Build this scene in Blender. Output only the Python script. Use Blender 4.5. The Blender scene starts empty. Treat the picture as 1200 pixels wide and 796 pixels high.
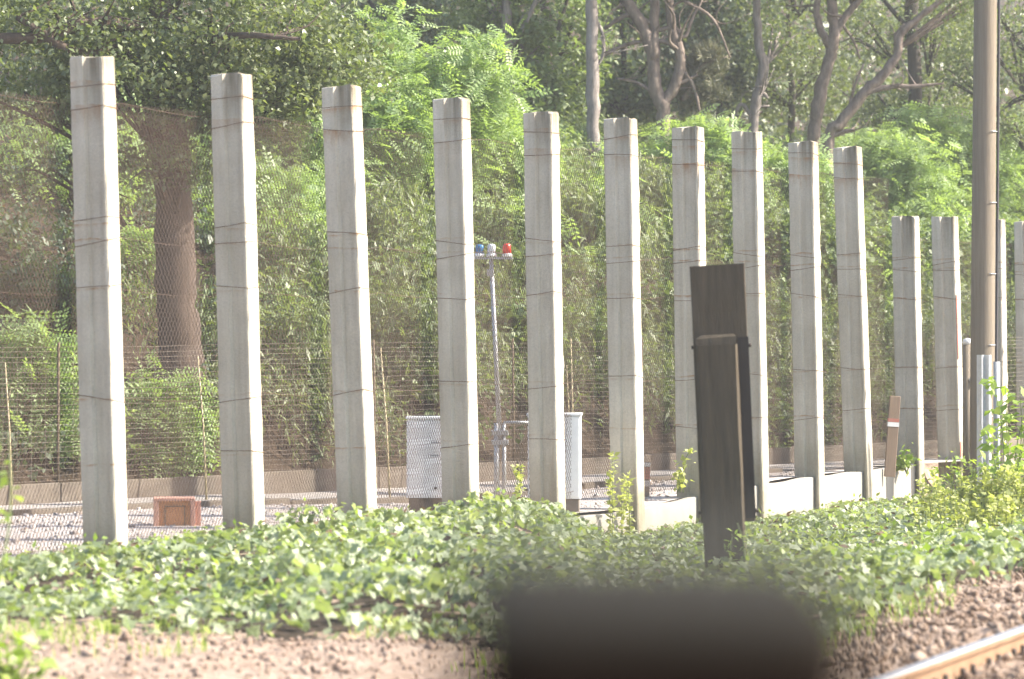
import bpy, math, random
import numpy as np
from mathutils import Vector, Matrix

# ------------------------------------------------------------------ camera, world, sun, exposure
random.seed(7)
rng = np.random.default_rng(7)
SC = bpy.context.scene
COL = SC.collection
EYE = 1.95            # metres above the yard
FPX = 4500.0          # focal length in pixels of the 1200 px wide photograph (135 mm lens)
HOR = 368.0           # row of the horizon

cam_d = bpy.data.cameras.new('camera')
cam = bpy.data.objects.new('camera', cam_d)
COL.objects.link(cam)
cam.location = (0, 0, EYE)
cam.rotation_euler = (math.radians(90), 0, 0)
cam_d.sensor_width = 36.0
cam_d.lens = 135.0
cam_d.shift_y = -30.0 / 1200.0
cam_d.clip_start = 0.05
cam_d.clip_end = 2000
cam_d.dof.use_dof = True
cam_d.dof.focus_distance = 43.0
cam_d.dof.aperture_fstop = 2.7
SC.camera = cam

SUN_AZ = math.radians(1)      # from +X towards +Y
SUN_EL = math.radians(38)
S = Vector((math.cos(SUN_EL) * math.cos(SUN_AZ), math.cos(SUN_EL) * math.sin(SUN_AZ), math.sin(SUN_EL)))
world = bpy.data.worlds.new('World')
SC.world = world
world.use_nodes = True
wn = world.node_tree
wn.nodes.clear()
sky = wn.nodes.new('ShaderNodeTexSky')
sky.sky_type = 'NISHITA'
sky.sun_disc = False
sky.sun_elevation = SUN_EL
sky.sun_rotation = math.atan2(S.x, S.y)
sky.air_density = 1.0
sky.dust_density = 2.0
sky.ozone_density = 1.0
bg = wn.nodes.new('ShaderNodeBackground')
bg.inputs['Strength'].default_value = 0.135
wo = wn.nodes.new('ShaderNodeOutputWorld')
wn.links.new(sky.outputs[0], bg.inputs[0])
wn.links.new(bg.outputs[0], wo.inputs[0])

sun_d = bpy.data.lights.new('sun', 'SUN')
sun_d.energy = 5.0
sun_d.angle = math.radians(0.53)
sun_d.color = (1.0, 0.925, 0.81)
sun = bpy.data.objects.new('sun', sun_d)
COL.objects.link(sun)
sun.rotation_euler = S.to_track_quat('Z', 'Y').to_euler()

SC.view_settings.view_transform = 'Standard'
SC.view_settings.look = 'None'
SC.view_settings.gamma = 1.0
SC.view_settings.use_curve_mapping = False
SC.view_settings.exposure = 1.7
SC.render.engine = 'CYCLES'
SC.cycles.max_bounces = 4
SC.cycles.volume_bounces = 0
SC.cycles.use_adaptive_sampling = True
SC.cycles.adaptive_threshold = 0.03
SC.cycles.diffuse_bounces = 2
SC.cycles.glossy_bounces = 2
SC.cycles.transmission_bounces = 4
SC.cycles.transparent_max_bounces = 8
SC.cycles.use_denoising = True

# ------------------------------------------------------------------ helpers: places
def at(px, py, Y):
    """point at depth Y (metres in front of the camera) seen at that place of the photograph"""
    return Vector(((px - 600.0) / FPX * Y, Y, EYE - (py - HOR) / FPX * Y))

def lineY(px):
    return 18000.0 / (578.0 - 0.2265 * (px - 108.0))

def sstep(x, a, b):
    t = np.clip((np.asarray(x, float) - a) / (b - a), 0, 1)
    return t * t * (3 - 2 * t)

_a = at(108, 400, lineY(108)); _b = at(993, 400, lineY(993))
LA = np.array([_a.x, _a.y]); LD = np.array([_b.x - _a.x, _b.y - _a.y]); LD /= np.linalg.norm(LD)
LN = np.array([LD[1], -LD[0]])                       # towards the railway / camera side
def su(x, y):
    return (x - LA[0]) * LD[0] + (y - LA[1]) * LD[1], (x - LA[0]) * LN[0] + (y - LA[1]) * LN[1]
def from_su(s, u):
    return LA[0] + s * LD[0] + u * LN[0], LA[1] + s * LD[1] + u * LN[1]

F0 = np.array([-4.04, 40.4]); F1 = np.array([4.53, 51.0])
FD = (F1 - F0) / np.linalg.norm(F1 - F0); FN = np.array([-FD[1], FD[0]])     # away from the camera
def ft(x, y):
    return (x - F0[0]) * FD[0] + (y - F0[1]) * FD[1], (x - F0[0]) * FN[0] + (y - F0[1]) * FN[1]
def from_ft(a, t):
    return F0[0] + a * FD[0] + t * FN[0], F0[1] + a * FD[1] + t * FN[1]

_h = np.random.default_rng(3).random((256, 256))
def vnoise(x, y, scale=1.0, seed=0):
    x = np.asarray(x, float) * scale + seed * 17.3; y = np.asarray(y, float) * scale + seed * 9.1
    xi = np.floor(x).astype(int); yi = np.floor(y).astype(int)
    fx = x - xi; fy = y - yi
    fx = fx * fx * (3 - 2 * fx); fy = fy * fy * (3 - 2 * fy)
    g = lambda i, j: _h[i % 256, j % 256]
    return (g(xi, yi) * (1 - fx) * (1 - fy) + g(xi + 1, yi) * fx * (1 - fy) + g(xi, yi + 1) * (1 - fx) * fy + g(xi + 1, yi + 1) * fx * fy)

S6 = su(*at(735, 400, lineY(727)).xy)[0]
def yard_z(x, y):
    s, u = su(x, y)
    return -0.14 * np.exp(-((s - S6) / 3.2) ** 2) * sstep(u, -5, -1) + 0.02 * (vnoise(x, y, 1.1, 5) - 0.5)
def front_z(x, y):
    s, u = su(x, y)
    zl = -0.44 * sstep(s + 2.3 * np.maximum(u, 0), S6 - 3.2, S6 + 0.3)
    return zl * (1 - sstep(u, 1.5, 8.0)) + 0.07 * (vnoise(x, y, 0.8, 2) - 0.5) + 0.05 * (vnoise(x, y, 3.1, 4) - 0.5) + 0.045 * (vnoise(x, y, 6.3, 14) - 0.5)
def bank_z(x, y):
    a, t = ft(x, y)
    z = 4.25 * sstep(t, -2.2, 10.2) * sstep(t, 0.2, 1.6) + 0.45 * sstep(t, 9, 20) + 9.5 * sstep(t, 22, 46)
    return z + (0.35 * (vnoise(x, y, 0.45, 8) - 0.5) + 0.16 * (vnoise(x, y, 1.7, 9) - 0.5)) * sstep(t, 0.4, 2.0)
def ground_z(x, y):
    s, u = su(x, y); a, t = ft(x, y)
    w = sstep(u, -0.40, -0.14)
    z = front_z(x, y) * w + (yard_z(x, y) - 0.05) * (1 - w)
    return z - 0.3 * sstep(t, 0.3, 1.0)
def hit(px, py):
    for Y in np.arange(40, 110, 0.2):
        p = at(px, py, Y)
        if ft(p.x, p.y)[1] > 0.3 and p.z < bank_z(p.x, p.y):
            return Y
    return 75.0

# ------------------------------------------------------------------ helpers: meshes and objects
def np_mesh(name, V, F, mats=(), smooth=False, mi=None):
    V = np.ascontiguousarray(V, dtype=np.float32); F = np.ascontiguousarray(F, dtype=np.int32)
    me = bpy.data.meshes.new(name)
    me.vertices.add(len(V)); me.vertices.foreach_set('co', V.ravel())
    m, k = F.shape
    me.loops.add(m * k); me.loops.foreach_set('vertex_index', F.ravel())
    me.polygons.add(m); me.polygons.foreach_set('loop_start', np.arange(m, dtype=np.int32) * k)
    if mi is not None:
        me.polygons.foreach_set('material_index', np.asarray(mi, dtype=np.int32))
    me.update(calc_edges=True)
    if smooth:
        me.polygons.foreach_set('use_smooth', np.ones(m, dtype=bool))
    for x in mats:
        me.materials.append(x)
    return me

def link(name, me, parent=None, loc=None, rot=None):
    o = bpy.data.objects.new(name, me)
    COL.objects.link(o)
    if parent is not None:
        o.parent = parent
    if loc is not None:
        o.location = loc
    if rot is not None:
        o.rotation_euler = rot
    return o

def tag(o, label=None, cat=None, group=None, kind=None):
    for k, v in (('label', label), ('category', cat), ('group', group), ('kind', kind)):
        if v:
            o[k] = v
    return o

def empty(name, loc, rotz=0.0):
    o = bpy.data.objects.new(name, None)
    o.empty_display_size = 0.1
    COL.objects.link(o)
    o.location = loc
    o.rotation_euler = (0, 0, rotz)
    return o

class MB:
    """collects boxes, tubes and polygons into one mesh"""
    def __init__(self):
        self.v = []; self.f = []; self.sm = []
    def add(self, vs, fs, smooth=False):
        o = len(self.v)
        self.v += [tuple(v) for v in vs]
        for f in fs:
            self.f.append([i + o for i in f]); self.sm.append(smooth)
        return self
    def box(self, x0, x1, y0, y1, z0, z1, c=0.0):
        if c <= 0:
            vs = [(x, y, z) for z in (z0, z1) for y in (y0, y1) for x in (x0, x1)]
            fs = [(0, 2, 3, 1), (4, 5, 7, 6), (0, 1, 5, 4), (2, 6, 7, 3), (0, 4, 6, 2), (1, 3, 7, 5)]
            return self.add(vs, fs)
        ring = lambda z, i: [(x0 + c, y0 + i, z), (x1 - c, y0 + i, z), (x1 - i, y0 + c, z), (x1 - i, y1 - c, z),
                             (x1 - c, y1 - i, z), (x0 + c, y1 - i, z), (x0 + i, y1 - c, z), (x0 + i, y0 + c, z)]
        return self.rings([ring(z0, 0), ring(z1 - c, 0), [(x + (c if x < (x0 + x1) / 2 else -c) * 0.7, y + (c if y < (y0 + y1) / 2 else -c) * 0.7, z1) for x, y, z in ring(z1, 0)]])
    def rings(self, rs, smooth=False, cap=True):
        n = len(rs[0]); vs = [p for r in rs for p in r]; fs = []
        for k in range(len(rs) - 1):
            for i in range(n):
                j = (i + 1) % n
                fs.append((k * n + i, k * n + j, (k + 1) * n + j, (k + 1) * n + i))
        if cap:
            fs.append(tuple(range(n - 1, -1, -1))); fs.append(tuple((len(rs) - 1) * n + i for i in range(n)))
        return self.add(vs, fs, smooth)
    def tube(self, pts, radii, n=7, smooth=True, cap=True):
        pts = [Vector(p) for p in pts]
        if not hasattr(radii, '__len__'):
            radii = [radii] * len(pts)
        rs = []; up = None
        for i, p in enumerate(pts):
            d = (pts[min(i + 1, len(pts) - 1)] - pts[max(i - 1, 0)])
            d = d.normalized() if d.length > 1e-9 else Vector((0, 0, 1))
            if up is None:
                up = d.orthogonal().normalized()
            up = (up - d * up.dot(d))
            up = up.normalized() if up.length > 1e-6 else d.orthogonal().normalized()
            w = d.cross(up)
            rs.append([tuple(p + (up * math.cos(2 * math.pi * k / n) + w * math.sin(2 * math.pi * k / n)) * radii[i]) for k in range(n)])
        return self.rings(rs, smooth, cap)
    def lathe(self, prof, n=16, c=(0, 0, 0), smooth=True):
        rs = [[(c[0] + r * math.cos(2 * math.pi * k / n), c[1] + r * math.sin(2 * math.pi * k / n), c[2] + z) for k in range(n)] for r, z in prof]
        return self.rings(rs, smooth)
    def mesh(self, name, *mats):
        me = bpy.data.meshes.new(name)
        me.from_pydata(self.v, [], self.f)
        me.polygons.foreach_set('use_smooth', self.sm)
        for m in mats:
            me.materials.append(m)
        me.update()
        return me
    def build(self, name, mat, parent=None, loc=None, rot=None):
        return link(name, self.mesh(name, mat), parent, loc, rot)

def smooth_path(pts, k=4):
    """Catmull-Rom through rows of (x, y, z, r)"""
    P = np.array(pts, float)
    if len(P) < 3:
        return P
    E = np.vstack([2 * P[0] - P[1], P, 2 * P[-1] - P[-2]])
    out = []
    for i in range(1, len(E) - 2):
        for q in np.arange(0, 1, 1.0 / k):
            a, b, c, d = E[i - 1], E[i], E[i + 1], E[i + 2]
            out.append(0.5 * ((2 * b) + (-a + c) * q + (2 * a - 5 * b + 4 * c - d) * q * q + (-a + 3 * b - 3 * c + d) * q ** 3))
    out.append(P[-1])
    return np.array(out)

# ------------------------------------------------------------------ helpers: materials
class NT:
    def __init__(self, name):
        self.m = bpy.data.materials.new(name)
        self.m.use_nodes = True
        self.t = self.m.node_tree
        self.t.nodes.clear()
        self.out = self.t.nodes.new('ShaderNodeOutputMaterial')
    def n(self, kind, **kw):
        nd = self.t.nodes.new('ShaderNode' + kind)
        for k, v in kw.items():
            setattr(nd, k, v)
        return nd
    def put(self, sock, v):
        if hasattr(v, 'is_output') or isinstance(v, bpy.types.NodeSocket):
            self.t.links.new(v, sock)
        elif isinstance(v, (tuple, list)) and sock.type == 'RGBA' and len(v) == 3:
            sock.default_value = (*v, 1)
        else:
            sock.default_value = v
    def coord(self, out='Object', scale=(1, 1, 1), offset=None):
        c = self.n('TexCoord'); mp = self.n('Mapping')
        self.t.links.new(c.outputs[out], mp.inputs[0])
        mp.inputs['Scale'].default_value = scale
        if offset is not None:
            self.put(mp.inputs['Location'], offset)
        return mp.outputs[0]
    def noise(self, vec, scale, detail=4.0, rough=0.55, dist=0.0):
        nd = self.n('TexNoise')
        self.t.links.new(vec, nd.inputs['Vector'])
        nd.inputs['Scale'].default_value = scale; nd.inputs['Detail'].default_value = detail
        nd.inputs['Roughness'].default_value = rough; nd.inputs['Distortion'].default_value = dist
        return nd.outputs[0]
    def ramp(self, fac, stops):
        nd = self.n('ValToRGB')
        while len(nd.color_ramp.elements) < len(stops):
            nd.color_ramp.elements.new(0.5)
        for e, (p, c) in zip(nd.color_ramp.elements, stops):
            e.position = p
            e.color = (c, c, c, 1) if not hasattr(c, '__len__') else (*c, 1)
        self.put(nd.inputs[0], fac)
        return nd.outputs[0]
    def mix(self, fac, a, b, blend='MIX'):
        nd = self.n('Mix', data_type='RGBA', blend_type=blend)
        self.put(nd.inputs[0], fac); self.put(nd.inputs[6], a); self.put(nd.inputs[7], b)
        return nd.outputs[2]
    def math(self, op, a, b=None, c=None):
        nd = self.n('Math', operation=op)
        self.put(nd.inputs[0], a)
        if b is not None: self.put(nd.inputs[1], b)
        if c is not None: self.put(nd.inputs[2], c)
        return nd.outputs[0]
    def bump(self, h, strength=0.3, dist=0.02):
        nd = self.n('Bump')
        nd.inputs['Strength'].default_value = strength; nd.inputs['Distance'].default_value = dist
        self.t.links.new(h, nd.inputs['Height'])
        return nd.outputs[0]
    def principled(self, color, rough=0.7, metal=0.0, spec=0.4, normal=None, surface=True):
        p = self.n('BsdfPrincipled')
        self.put(p.inputs['Base Color'], color); self.put(p.inputs['Roughness'], rough)
        p.inputs['Metallic'].default_value = metal
        p.inputs['Specular IOR Level'].default_value = spec
        if normal is not None:
            self.t.links.new(normal, p.inputs['Normal'])
        if surface:
            self.t.links.new(p.outputs[0], self.out.inputs['Surface'])
        return p

def simple(name, c1, c2, scale=6.0, rough=0.7, metal=0.0, bump=0.2, stretch=(1, 1, 1), spec=0.4):
    t = NT(name)
    v = t.coord('Object', stretch)
    n = t.noise(v, scale, 5, 0.6)
    f = t.noise(v, scale * 6, 3, 0.6)
    col = t.mix(t.math('MULTIPLY', f, 0.35), t.ramp(n, [(0.3, c1), (0.7, c2)]), tuple(x * 0.6 for x in c1))
    t.principled(col, rough, metal, spec, t.bump(f, bump, 0.01))
    return t.m

def leaf_mat(name, cols, trans=0.35, rough=0.42, tcol=None, spec=0.5, bump=0.0):
    t = NT(name)
    g = t.n('NewGeometry')
    v = t.coord('Object')
    big = t.noise(v, 0.9, 2, 0.5)
    k = len(cols)
    fac = t.math('ADD', t.math('MULTIPLY', g.outputs['Random Per Island'], 0.7), t.math('MULTIPLY', t.math('SUBTRACT', big, 0.2), 0.5))
    col = t.ramp(fac, [(i / max(1, k - 1), c) for i, c in enumerate(cols)])
    p = t.principled(col, rough, 0.0, spec, t.bump(t.noise(v, 38.0, 2, 0.5), bump, 0.02) if bump else None, False)
    tr = t.n('BsdfTranslucent')
    tint = t.mix(1.0, col, tcol or (1.25, 1.35, 0.55), 'MULTIPLY')
    t.put(tr.inputs[0], tint)
    ms = t.n('MixShader'); ms.inputs[0].default_value = trans
    t.t.links.new(p.outputs[0], ms.inputs[1]); t.t.links.new(tr.outputs[0], ms.inputs[2])
    t.t.links.new(ms.outputs[0], t.out.inputs['Surface'])
    return t.m

M = {}
M['locust'] = leaf_mat('leaf_locust', [(0.21, 0.29, 0.11), (0.29, 0.375, 0.165), (0.36, 0.45, 0.23)], 0.45, 0.5)
M['willow'] = leaf_mat('leaf_willow', [(0.125, 0.16, 0.075), (0.19, 0.225, 0.115), (0.27, 0.30, 0.18)], 0.38, 0.52)
M['broad'] = leaf_mat('leaf_broad', [(0.11, 0.15, 0.06), (0.175, 0.225, 0.095), (0.25, 0.295, 0.145)], 0.38, 0.5)
M['oak'] = leaf_mat('leaf_oak', [(0.085, 0.11, 0.052), (0.14, 0.17, 0.08), (0.24, 0.26, 0.14)], 0.36, 0.42)
M['dark'] = leaf_mat('leaf_dark', [(0.06, 0.085, 0.05), (0.095, 0.125, 0.075), (0.16, 0.19, 0.12)], 0.32, 0.45)
M['pine'] = leaf_mat('leaf_pine', [(0.10, 0.105, 0.065), (0.155, 0.155, 0.09), (0.21, 0.19, 0.12)], 0.15, 0.55)
M['ivy'] = leaf_mat('leaf_ivy', [(0.13, 0.175, 0.08), (0.235, 0.28, 0.145), (0.42, 0.45, 0.31)], 0.38, 0.48, None, 0.85, 0.6)
M['fresh'] = leaf_mat('leaf_fresh', [(0.18, 0.26, 0.05), (0.25, 0.34, 0.07), (0.37, 0.41, 0.11)], 0.45, 0.45)
M['weed'] = leaf_mat('leaf_weed', [(0.30, 0.33, 0.11), (0.39, 0.41, 0.16), (0.47, 0.47, 0.22)], 0.4, 0.55)
M['dry'] = leaf_mat('leaf_dry', [(0.10, 0.065, 0.04), (0.15, 0.10, 0.06), (0.20, 0.14, 0.08)], 0.3, 0.6, (1, 0.9, 0.7))

def concrete():
    t = NT('weathered_concrete')
    oi = t.n('ObjectInfo')
    rnd = t.math('MULTIPLY', oi.outputs['Random'], 37.0)
    cv = t.n('CombineXYZ')
    for i in range(3):
        t.put(cv.inputs[i], rnd)
    v = t.coord('Object', (1, 1, 1), cv.outputs[0])
    vs = t.coord('Object', (9, 9, 0.55), cv.outputs[0])
    n1 = t.noise(v, 2.2, 5, 0.6)
    st = t.noise(vs, 1.6, 4, 0.6)
    fine = t.noise(v, 55, 4, 0.65)
    col = t.ramp(n1, [(0.3, (0.47, 0.42, 0.335)), (0.7, (0.60, 0.545, 0.45))])
    col = t.mix(t.ramp(st, [(0.42, 0.0), (0.72, 0.38)]), col, (0.31, 0.255, 0.185))
    col = t.mix(t.ramp(fine, [(0.45, 0.0), (0.75, 0.35)]), col, (0.24, 0.22, 0.19))
    # height-based weathering: dark run-off from the top, moss and splash dirt at the foot, rust under each wire
    sep = t.n('SeparateXYZ'); tc = t.n('TexCoord')
    t.t.links.new(tc.outputs['Object'], sep.inputs[0])
    z = sep.outputs['Z']
    at_ = t.n('Attribute', attribute_type='OBJECT', attribute_name='top_z')
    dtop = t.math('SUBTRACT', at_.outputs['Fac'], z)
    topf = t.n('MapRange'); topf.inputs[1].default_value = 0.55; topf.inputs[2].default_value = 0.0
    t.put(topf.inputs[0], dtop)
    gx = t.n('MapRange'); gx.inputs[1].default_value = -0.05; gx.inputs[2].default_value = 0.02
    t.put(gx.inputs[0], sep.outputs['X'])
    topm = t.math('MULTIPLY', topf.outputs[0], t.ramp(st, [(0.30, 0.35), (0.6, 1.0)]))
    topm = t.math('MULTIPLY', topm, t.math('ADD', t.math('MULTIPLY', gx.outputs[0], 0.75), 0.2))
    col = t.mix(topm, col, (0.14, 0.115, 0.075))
    bot = t.n('MapRange'); bot.inputs[1].default_value = 0.55; bot.inputs[2].default_value = 0.0
    t.put(bot.inputs[0], z)
    col = t.mix(t.math('MULTIPLY', bot.outputs[0], t.ramp(n1, [(0.35, 0.15), (0.65, 0.8)])), col, (0.13, 0.115, 0.06))
    wob = t.math('ADD', z, t.math('MULTIPLY', t.math('SUBTRACT', n1, 0.5), 0.10))
    rust = None
    for lv, wd in ((3.62, 0.26), (3.82, 0.08), (2.67, 0.03), (2.54, 0.02), (2.15, 0.025), (1.25, 0.022), (0.72, 0.02)):
        mr = t.n('MapRange'); mr.inputs[1].default_value = lv - wd; mr.inputs[2].default_value = lv + 0.01
        t.put(mr.inputs[0], wob)
        cut = t.math('LESS_THAN', wob, lv + 0.015)
        f = t.math('MULTIPLY', mr.outputs[0], cut)
        f = t.math('POWER', f, 2.0)
        rust = f if rust is None else t.math('MAXIMUM', rust, f)
    blot = t.noise(t.coord('Object', (7, 7, 3), cv.outputs[0]), 1.4, 3, 0.6)
    rust = t.math('MULTIPLY', rust, t.math('MULTIPLY', t.ramp(blot, [(0.38, 0.08), (0.64, 0.9)]), t.math('ADD', t.math('MULTIPLY', oi.outputs['Random'], 0.7), 0.3)))
    col = t.mix(rust, col, (0.33, 0.16, 0.06))
    t.principled(col, 0.88, 0, 0.25, t.bump(t.math('ADD', fine, t.math('MULTIPLY', n1, 0.5)), 0.45, 0.012))
    return t.m
M['concrete'] = concrete()
M['panel'] = simple('pale_concrete_panel', (0.29, 0.265, 0.228), (0.38, 0.355, 0.31), 3.0, 0.9, 0, 0.3, (1, 1, 0.5), 0.2)
M['kerb'] = simple('dull_concrete', (0.125, 0.10, 0.077), (0.19, 0.16, 0.128), 4.0, 0.9, 0, 0.3)
M['rust'] = simple('rusty_wire', (0.11, 0.06, 0.036), (0.20, 0.11, 0.06), 20.0, 0.8, 0.0, 0.2)
M['net'] = simple('rusty_net_wire', (0.060, 0.036, 0.024), (0.11, 0.070, 0.047), 3.0, 0.7, 0.2, 0.0)
M['galv'] = simple('galvanised_steel', (0.42, 0.43, 0.44), (0.55, 0.56, 0.57), 12.0, 0.45, 0.6, 0.1)
M['galvwire'] = simple('dull_fence_wire', (0.20, 0.165, 0.135), (0.30, 0.26, 0.215), 4.0, 0.55, 0.4, 0.0)
M['white'] = simple('white_painted_steel', (0.80, 0.80, 0.79), (0.86, 0.86, 0.85), 2.0, 0.5, 0.0, 0.05)
M['dim'] = simple('grey_marking', (0.30, 0.31, 0.33), (0.36, 0.37, 0.38), 9.0, 0.6)
M['orange'] = simple('orange_brown_board', (0.56, 0.24, 0.10), (0.68, 0.33, 0.15), 5.0, 0.75, 0, 0.3, (1, 1, 3))
M['pink'] = simple('faded_pink_board', (0.56, 0.28, 0.20), (0.66, 0.38, 0.29), 5.0, 0.75, 0, 0.3, (6, 6, 1))
M['oldwood'] = simple('creosoted_timber', (0.036, 0.025, 0.013), (0.085, 0.062, 0.035), 3.0, 0.75, 0, 0.5, (7, 7, 0.6))
M['stripshade'] = simple('painted_shade_strip', (0.012, 0.007, 0.005), (0.024, 0.015, 0.010), 4.0, 0.7, 0, 0.3, (5, 5, 0.8))  # near-black colour standing in for shade along the board's side
M['nearpost'] = simple('black_brown_post', (0.004, 0.002, 0.0012), (0.007, 0.0035, 0.002), 8.0, 0.9, 0, 0.2, (1, 1, 1), 0.04)
M['nearcap'] = simple('painted_light_cap', (0.022, 0.020, 0.015), (0.038, 0.034, 0.027), 8.0, 0.9, 0, 0.2, (1, 1, 1), 0.1)  # paler than the shaft: light on the post top put into the colour
M['polewood'] = simple('weathered_pole_wood', (0.15, 0.12, 0.085), (0.22, 0.18, 0.132), 3.0, 0.85, 0, 0.5, (9, 9, 0.35))
M['cable'] = simple('dark_cable_sheath', (0.03, 0.028, 0.032), (0.05, 0.045, 0.05), 9.0, 0.6)
M['stake'] = simple('pale_dry_cane', (0.42, 0.34, 0.19), (0.55, 0.46, 0.28), 8.0, 0.7, 0, 0.2, (4, 4, 1))
M['plank'] = simple('brown_plank', (0.19, 0.13, 0.088), (0.27, 0.19, 0.13), 5.0, 0.85, 0, 0.4, (8, 8, 0.6))
M['redpaint'] = simple('faded_red_paint', (0.36, 0.12, 0.085), (0.44, 0.17, 0.125), 9.0, 0.6)
M['whitepaint'] = simple('scuffed_white_paint', (0.66, 0.64, 0.62), (0.76, 0.75, 0.73), 9.0, 0.6)
M['bark_oak'] = simple('brown_bark', (0.062, 0.044, 0.033), (0.13, 0.094, 0.072), 4.0, 0.95, 0, 0.9, (4, 4, 0.7))
M['bark_pale'] = simple('pale_grey_bark', (0.13, 0.108, 0.095), (0.34, 0.295, 0.265), 4.0, 0.9, 0, 1.0, (4, 4, 1.0))
M['bark_pine'] = simple('reddish_pine_bark', (0.09, 0.066, 0.052), (0.28, 0.22, 0.18), 4.0, 0.9, 0, 1.0, (3, 3, 1.2))
M['bark_dark'] = simple('dark_bark', (0.055, 0.045, 0.037), (0.10, 0.082, 0.068), 4.0, 0.95, 0, 0.7, (4, 4, 0.8))
M['stem'] = simple('brown_stem', (0.11, 0.08, 0.05), (0.19, 0.145, 0.09), 6.0, 0.9)
M['greenstem'] = simple('green_stem', (0.13, 0.17, 0.06), (0.2, 0.24, 0.09), 6.0, 0.7)
M['railside'] = simple('rusted_rail_side', (0.17, 0.095, 0.05), (0.27, 0.165, 0.095), 7.0, 0.85, 0.0, 0.3)
M['railtop'] = simple('polished_rail_top', (0.36, 0.345, 0.33), (0.48, 0.465, 0.45), 3.0, 0.48, 0.8, 0.05)
M['clip'] = simple('dark_rail_clip', (0.035, 0.025, 0.02), (0.06, 0.045, 0.035), 9.0, 0.7, 0.3)
M['sleeper'] = simple('weathered_sleeper', (0.22, 0.18, 0.14), (0.32, 0.27, 0.22), 4.0, 0.9, 0, 0.4)
M['paving'] = simple('grey_platform', (0.25, 0.24, 0.23), (0.33, 0.32, 0.30), 2.0, 0.9)

def lens_mat(name, col):
    t = NT(name)
    p = t.principled(col, 0.18, 0, 0.5)
    p.inputs['Transmission Weight'].default_value = 0.35
    return t.m
M['lens_red'] = lens_mat('red_lens', (0.75, 0.06, 0.035))
M['lens_blue'] = lens_mat('blue_lens', (0.06, 0.22, 0.45))
M['lens_clear'] = lens_mat('clear_lens', (0.78, 0.79, 0.82))

def ground_mat(name, a, b, c, s1, s2, bump=0.5, speck=None):
    t = NT(name)
    v = t.coord('Object')
    n1 = t.noise(v, s1, 5, 0.6); n2 = t.noise(v, s2, 5, 0.7)
    vo = t.n('TexVoronoi'); t.t.links.new(v, vo.inputs['Vector']); vo.inputs['Scale'].default_value = s2 * 1.3
    col = t.mix(t.ramp(n2, [(0.35, 0.0), (0.7, 0.8)]), t.ramp(n1, [(0.3, a), (0.7, b)]), c)
    if speck:
        col = t.mix(t.ramp(vo.outputs[0], [(0.12, 0.7), (0.4, 0.0)]), col, speck)
    t.principled(col, 0.95, 0, 0.2, t.bump(t.math('ADD', n2, t.math('MULTIPLY', vo.outputs[0], 0.6)), bump, 0.03))
    return t.m
M['soil'] = ground_mat('trackside_soil', (0.25, 0.180, 0.132), (0.37, 0.285, 0.22), (0.15, 0.10, 0.068), 1.3, 9.0, 0.8, (0.43, 0.35, 0.285))
M['yard'] = ground_mat('pale_yard_gravel', (0.48, 0.425, 0.385), (0.58, 0.53, 0.49), (0.34, 0.28, 0.24), 1.0, 16.0, 0.6, (0.64, 0.60, 0.565))
M['path'] = ground_mat('grey_path', (0.33, 0.30, 0.275), (0.43, 0.405, 0.375), (0.28, 0.24, 0.205), 0.8, 20.0, 0.3)
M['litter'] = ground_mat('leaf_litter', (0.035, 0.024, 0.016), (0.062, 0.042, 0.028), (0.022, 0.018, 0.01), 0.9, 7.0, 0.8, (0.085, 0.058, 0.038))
def stone_mat(name, cols):
    t = NT(name)
    g = t.n('NewGeometry')
    col = t.ramp(g.outputs['Random Per Island'], [(i / (len(cols) - 1), c) for i, c in enumerate(cols)])
    n = t.noise(t.coord('Object'), 40, 4, 0.6)
    col = t.mix(t.math('MULTIPLY', n, 0.3), col, (0.12, 0.08, 0.055))
    t.principled(col, 0.9, 0, 0.25, t.bump(n, 0.4, 0.01))
    return t.m
M['stone_brown'] = stone_mat('brown_ballast_stone', [(0.13, 0.085, 0.058), (0.20, 0.14, 0.10), (0.28, 0.205, 0.15), (0.37, 0.29, 0.225)])
M['stone_pale'] = stone_mat('pale_gravel_stone', [(0.30, 0.24, 0.20), (0.48, 0.42, 0.38), (0.57, 0.52, 0.48), (0.66, 0.63, 0.60)])
M['clod'] = stone_mat('earth_clod', [(0.19, 0.13, 0.095), (0.28, 0.205, 0.155), (0.37, 0.29, 0.23)])

# ------------------------------------------------------------------ the ground
def axis(lo, hi, a, b, step, grow=1.35):
    xs = list(np.arange(a, b + 1e-6, step)); d = step
    while xs[-1] < hi: d *= grow; xs.append(min(hi, xs[-1] + d))
    d = step
    while xs[0] > lo: d *= grow; xs.insert(0, max(lo, xs[0] - d))
    return np.array(xs)

def grid_mesh(name, xs, ys, fun, mat):
    X, Y = np.meshgrid(xs, ys)
    x, y, z = fun(X.ravel(), Y.ravel())
    nx, ny = len(xs), len(ys)
    i = (np.arange(ny - 1)[:, None] * nx + np.arange(nx - 1)[None, :]).ravel()
    return np_mesh(name, np.stack([x, y, z], 1), np.stack([i, i + 1, i + nx + 1, i + nx], 1), [mat], True)

o = link('ground', grid_mesh('ground', axis(-140, 140, -7, 11, 0.16), axis(-60, 200, 14, 56, 0.2), lambda x, y: (x, y, ground_z(x, y)), M['soil']))
tag(o, kind='structure')

def yard_fun(s, u):
    x, y = from_su(s, u)
    return x, y, yard_z(x, y)
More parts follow.
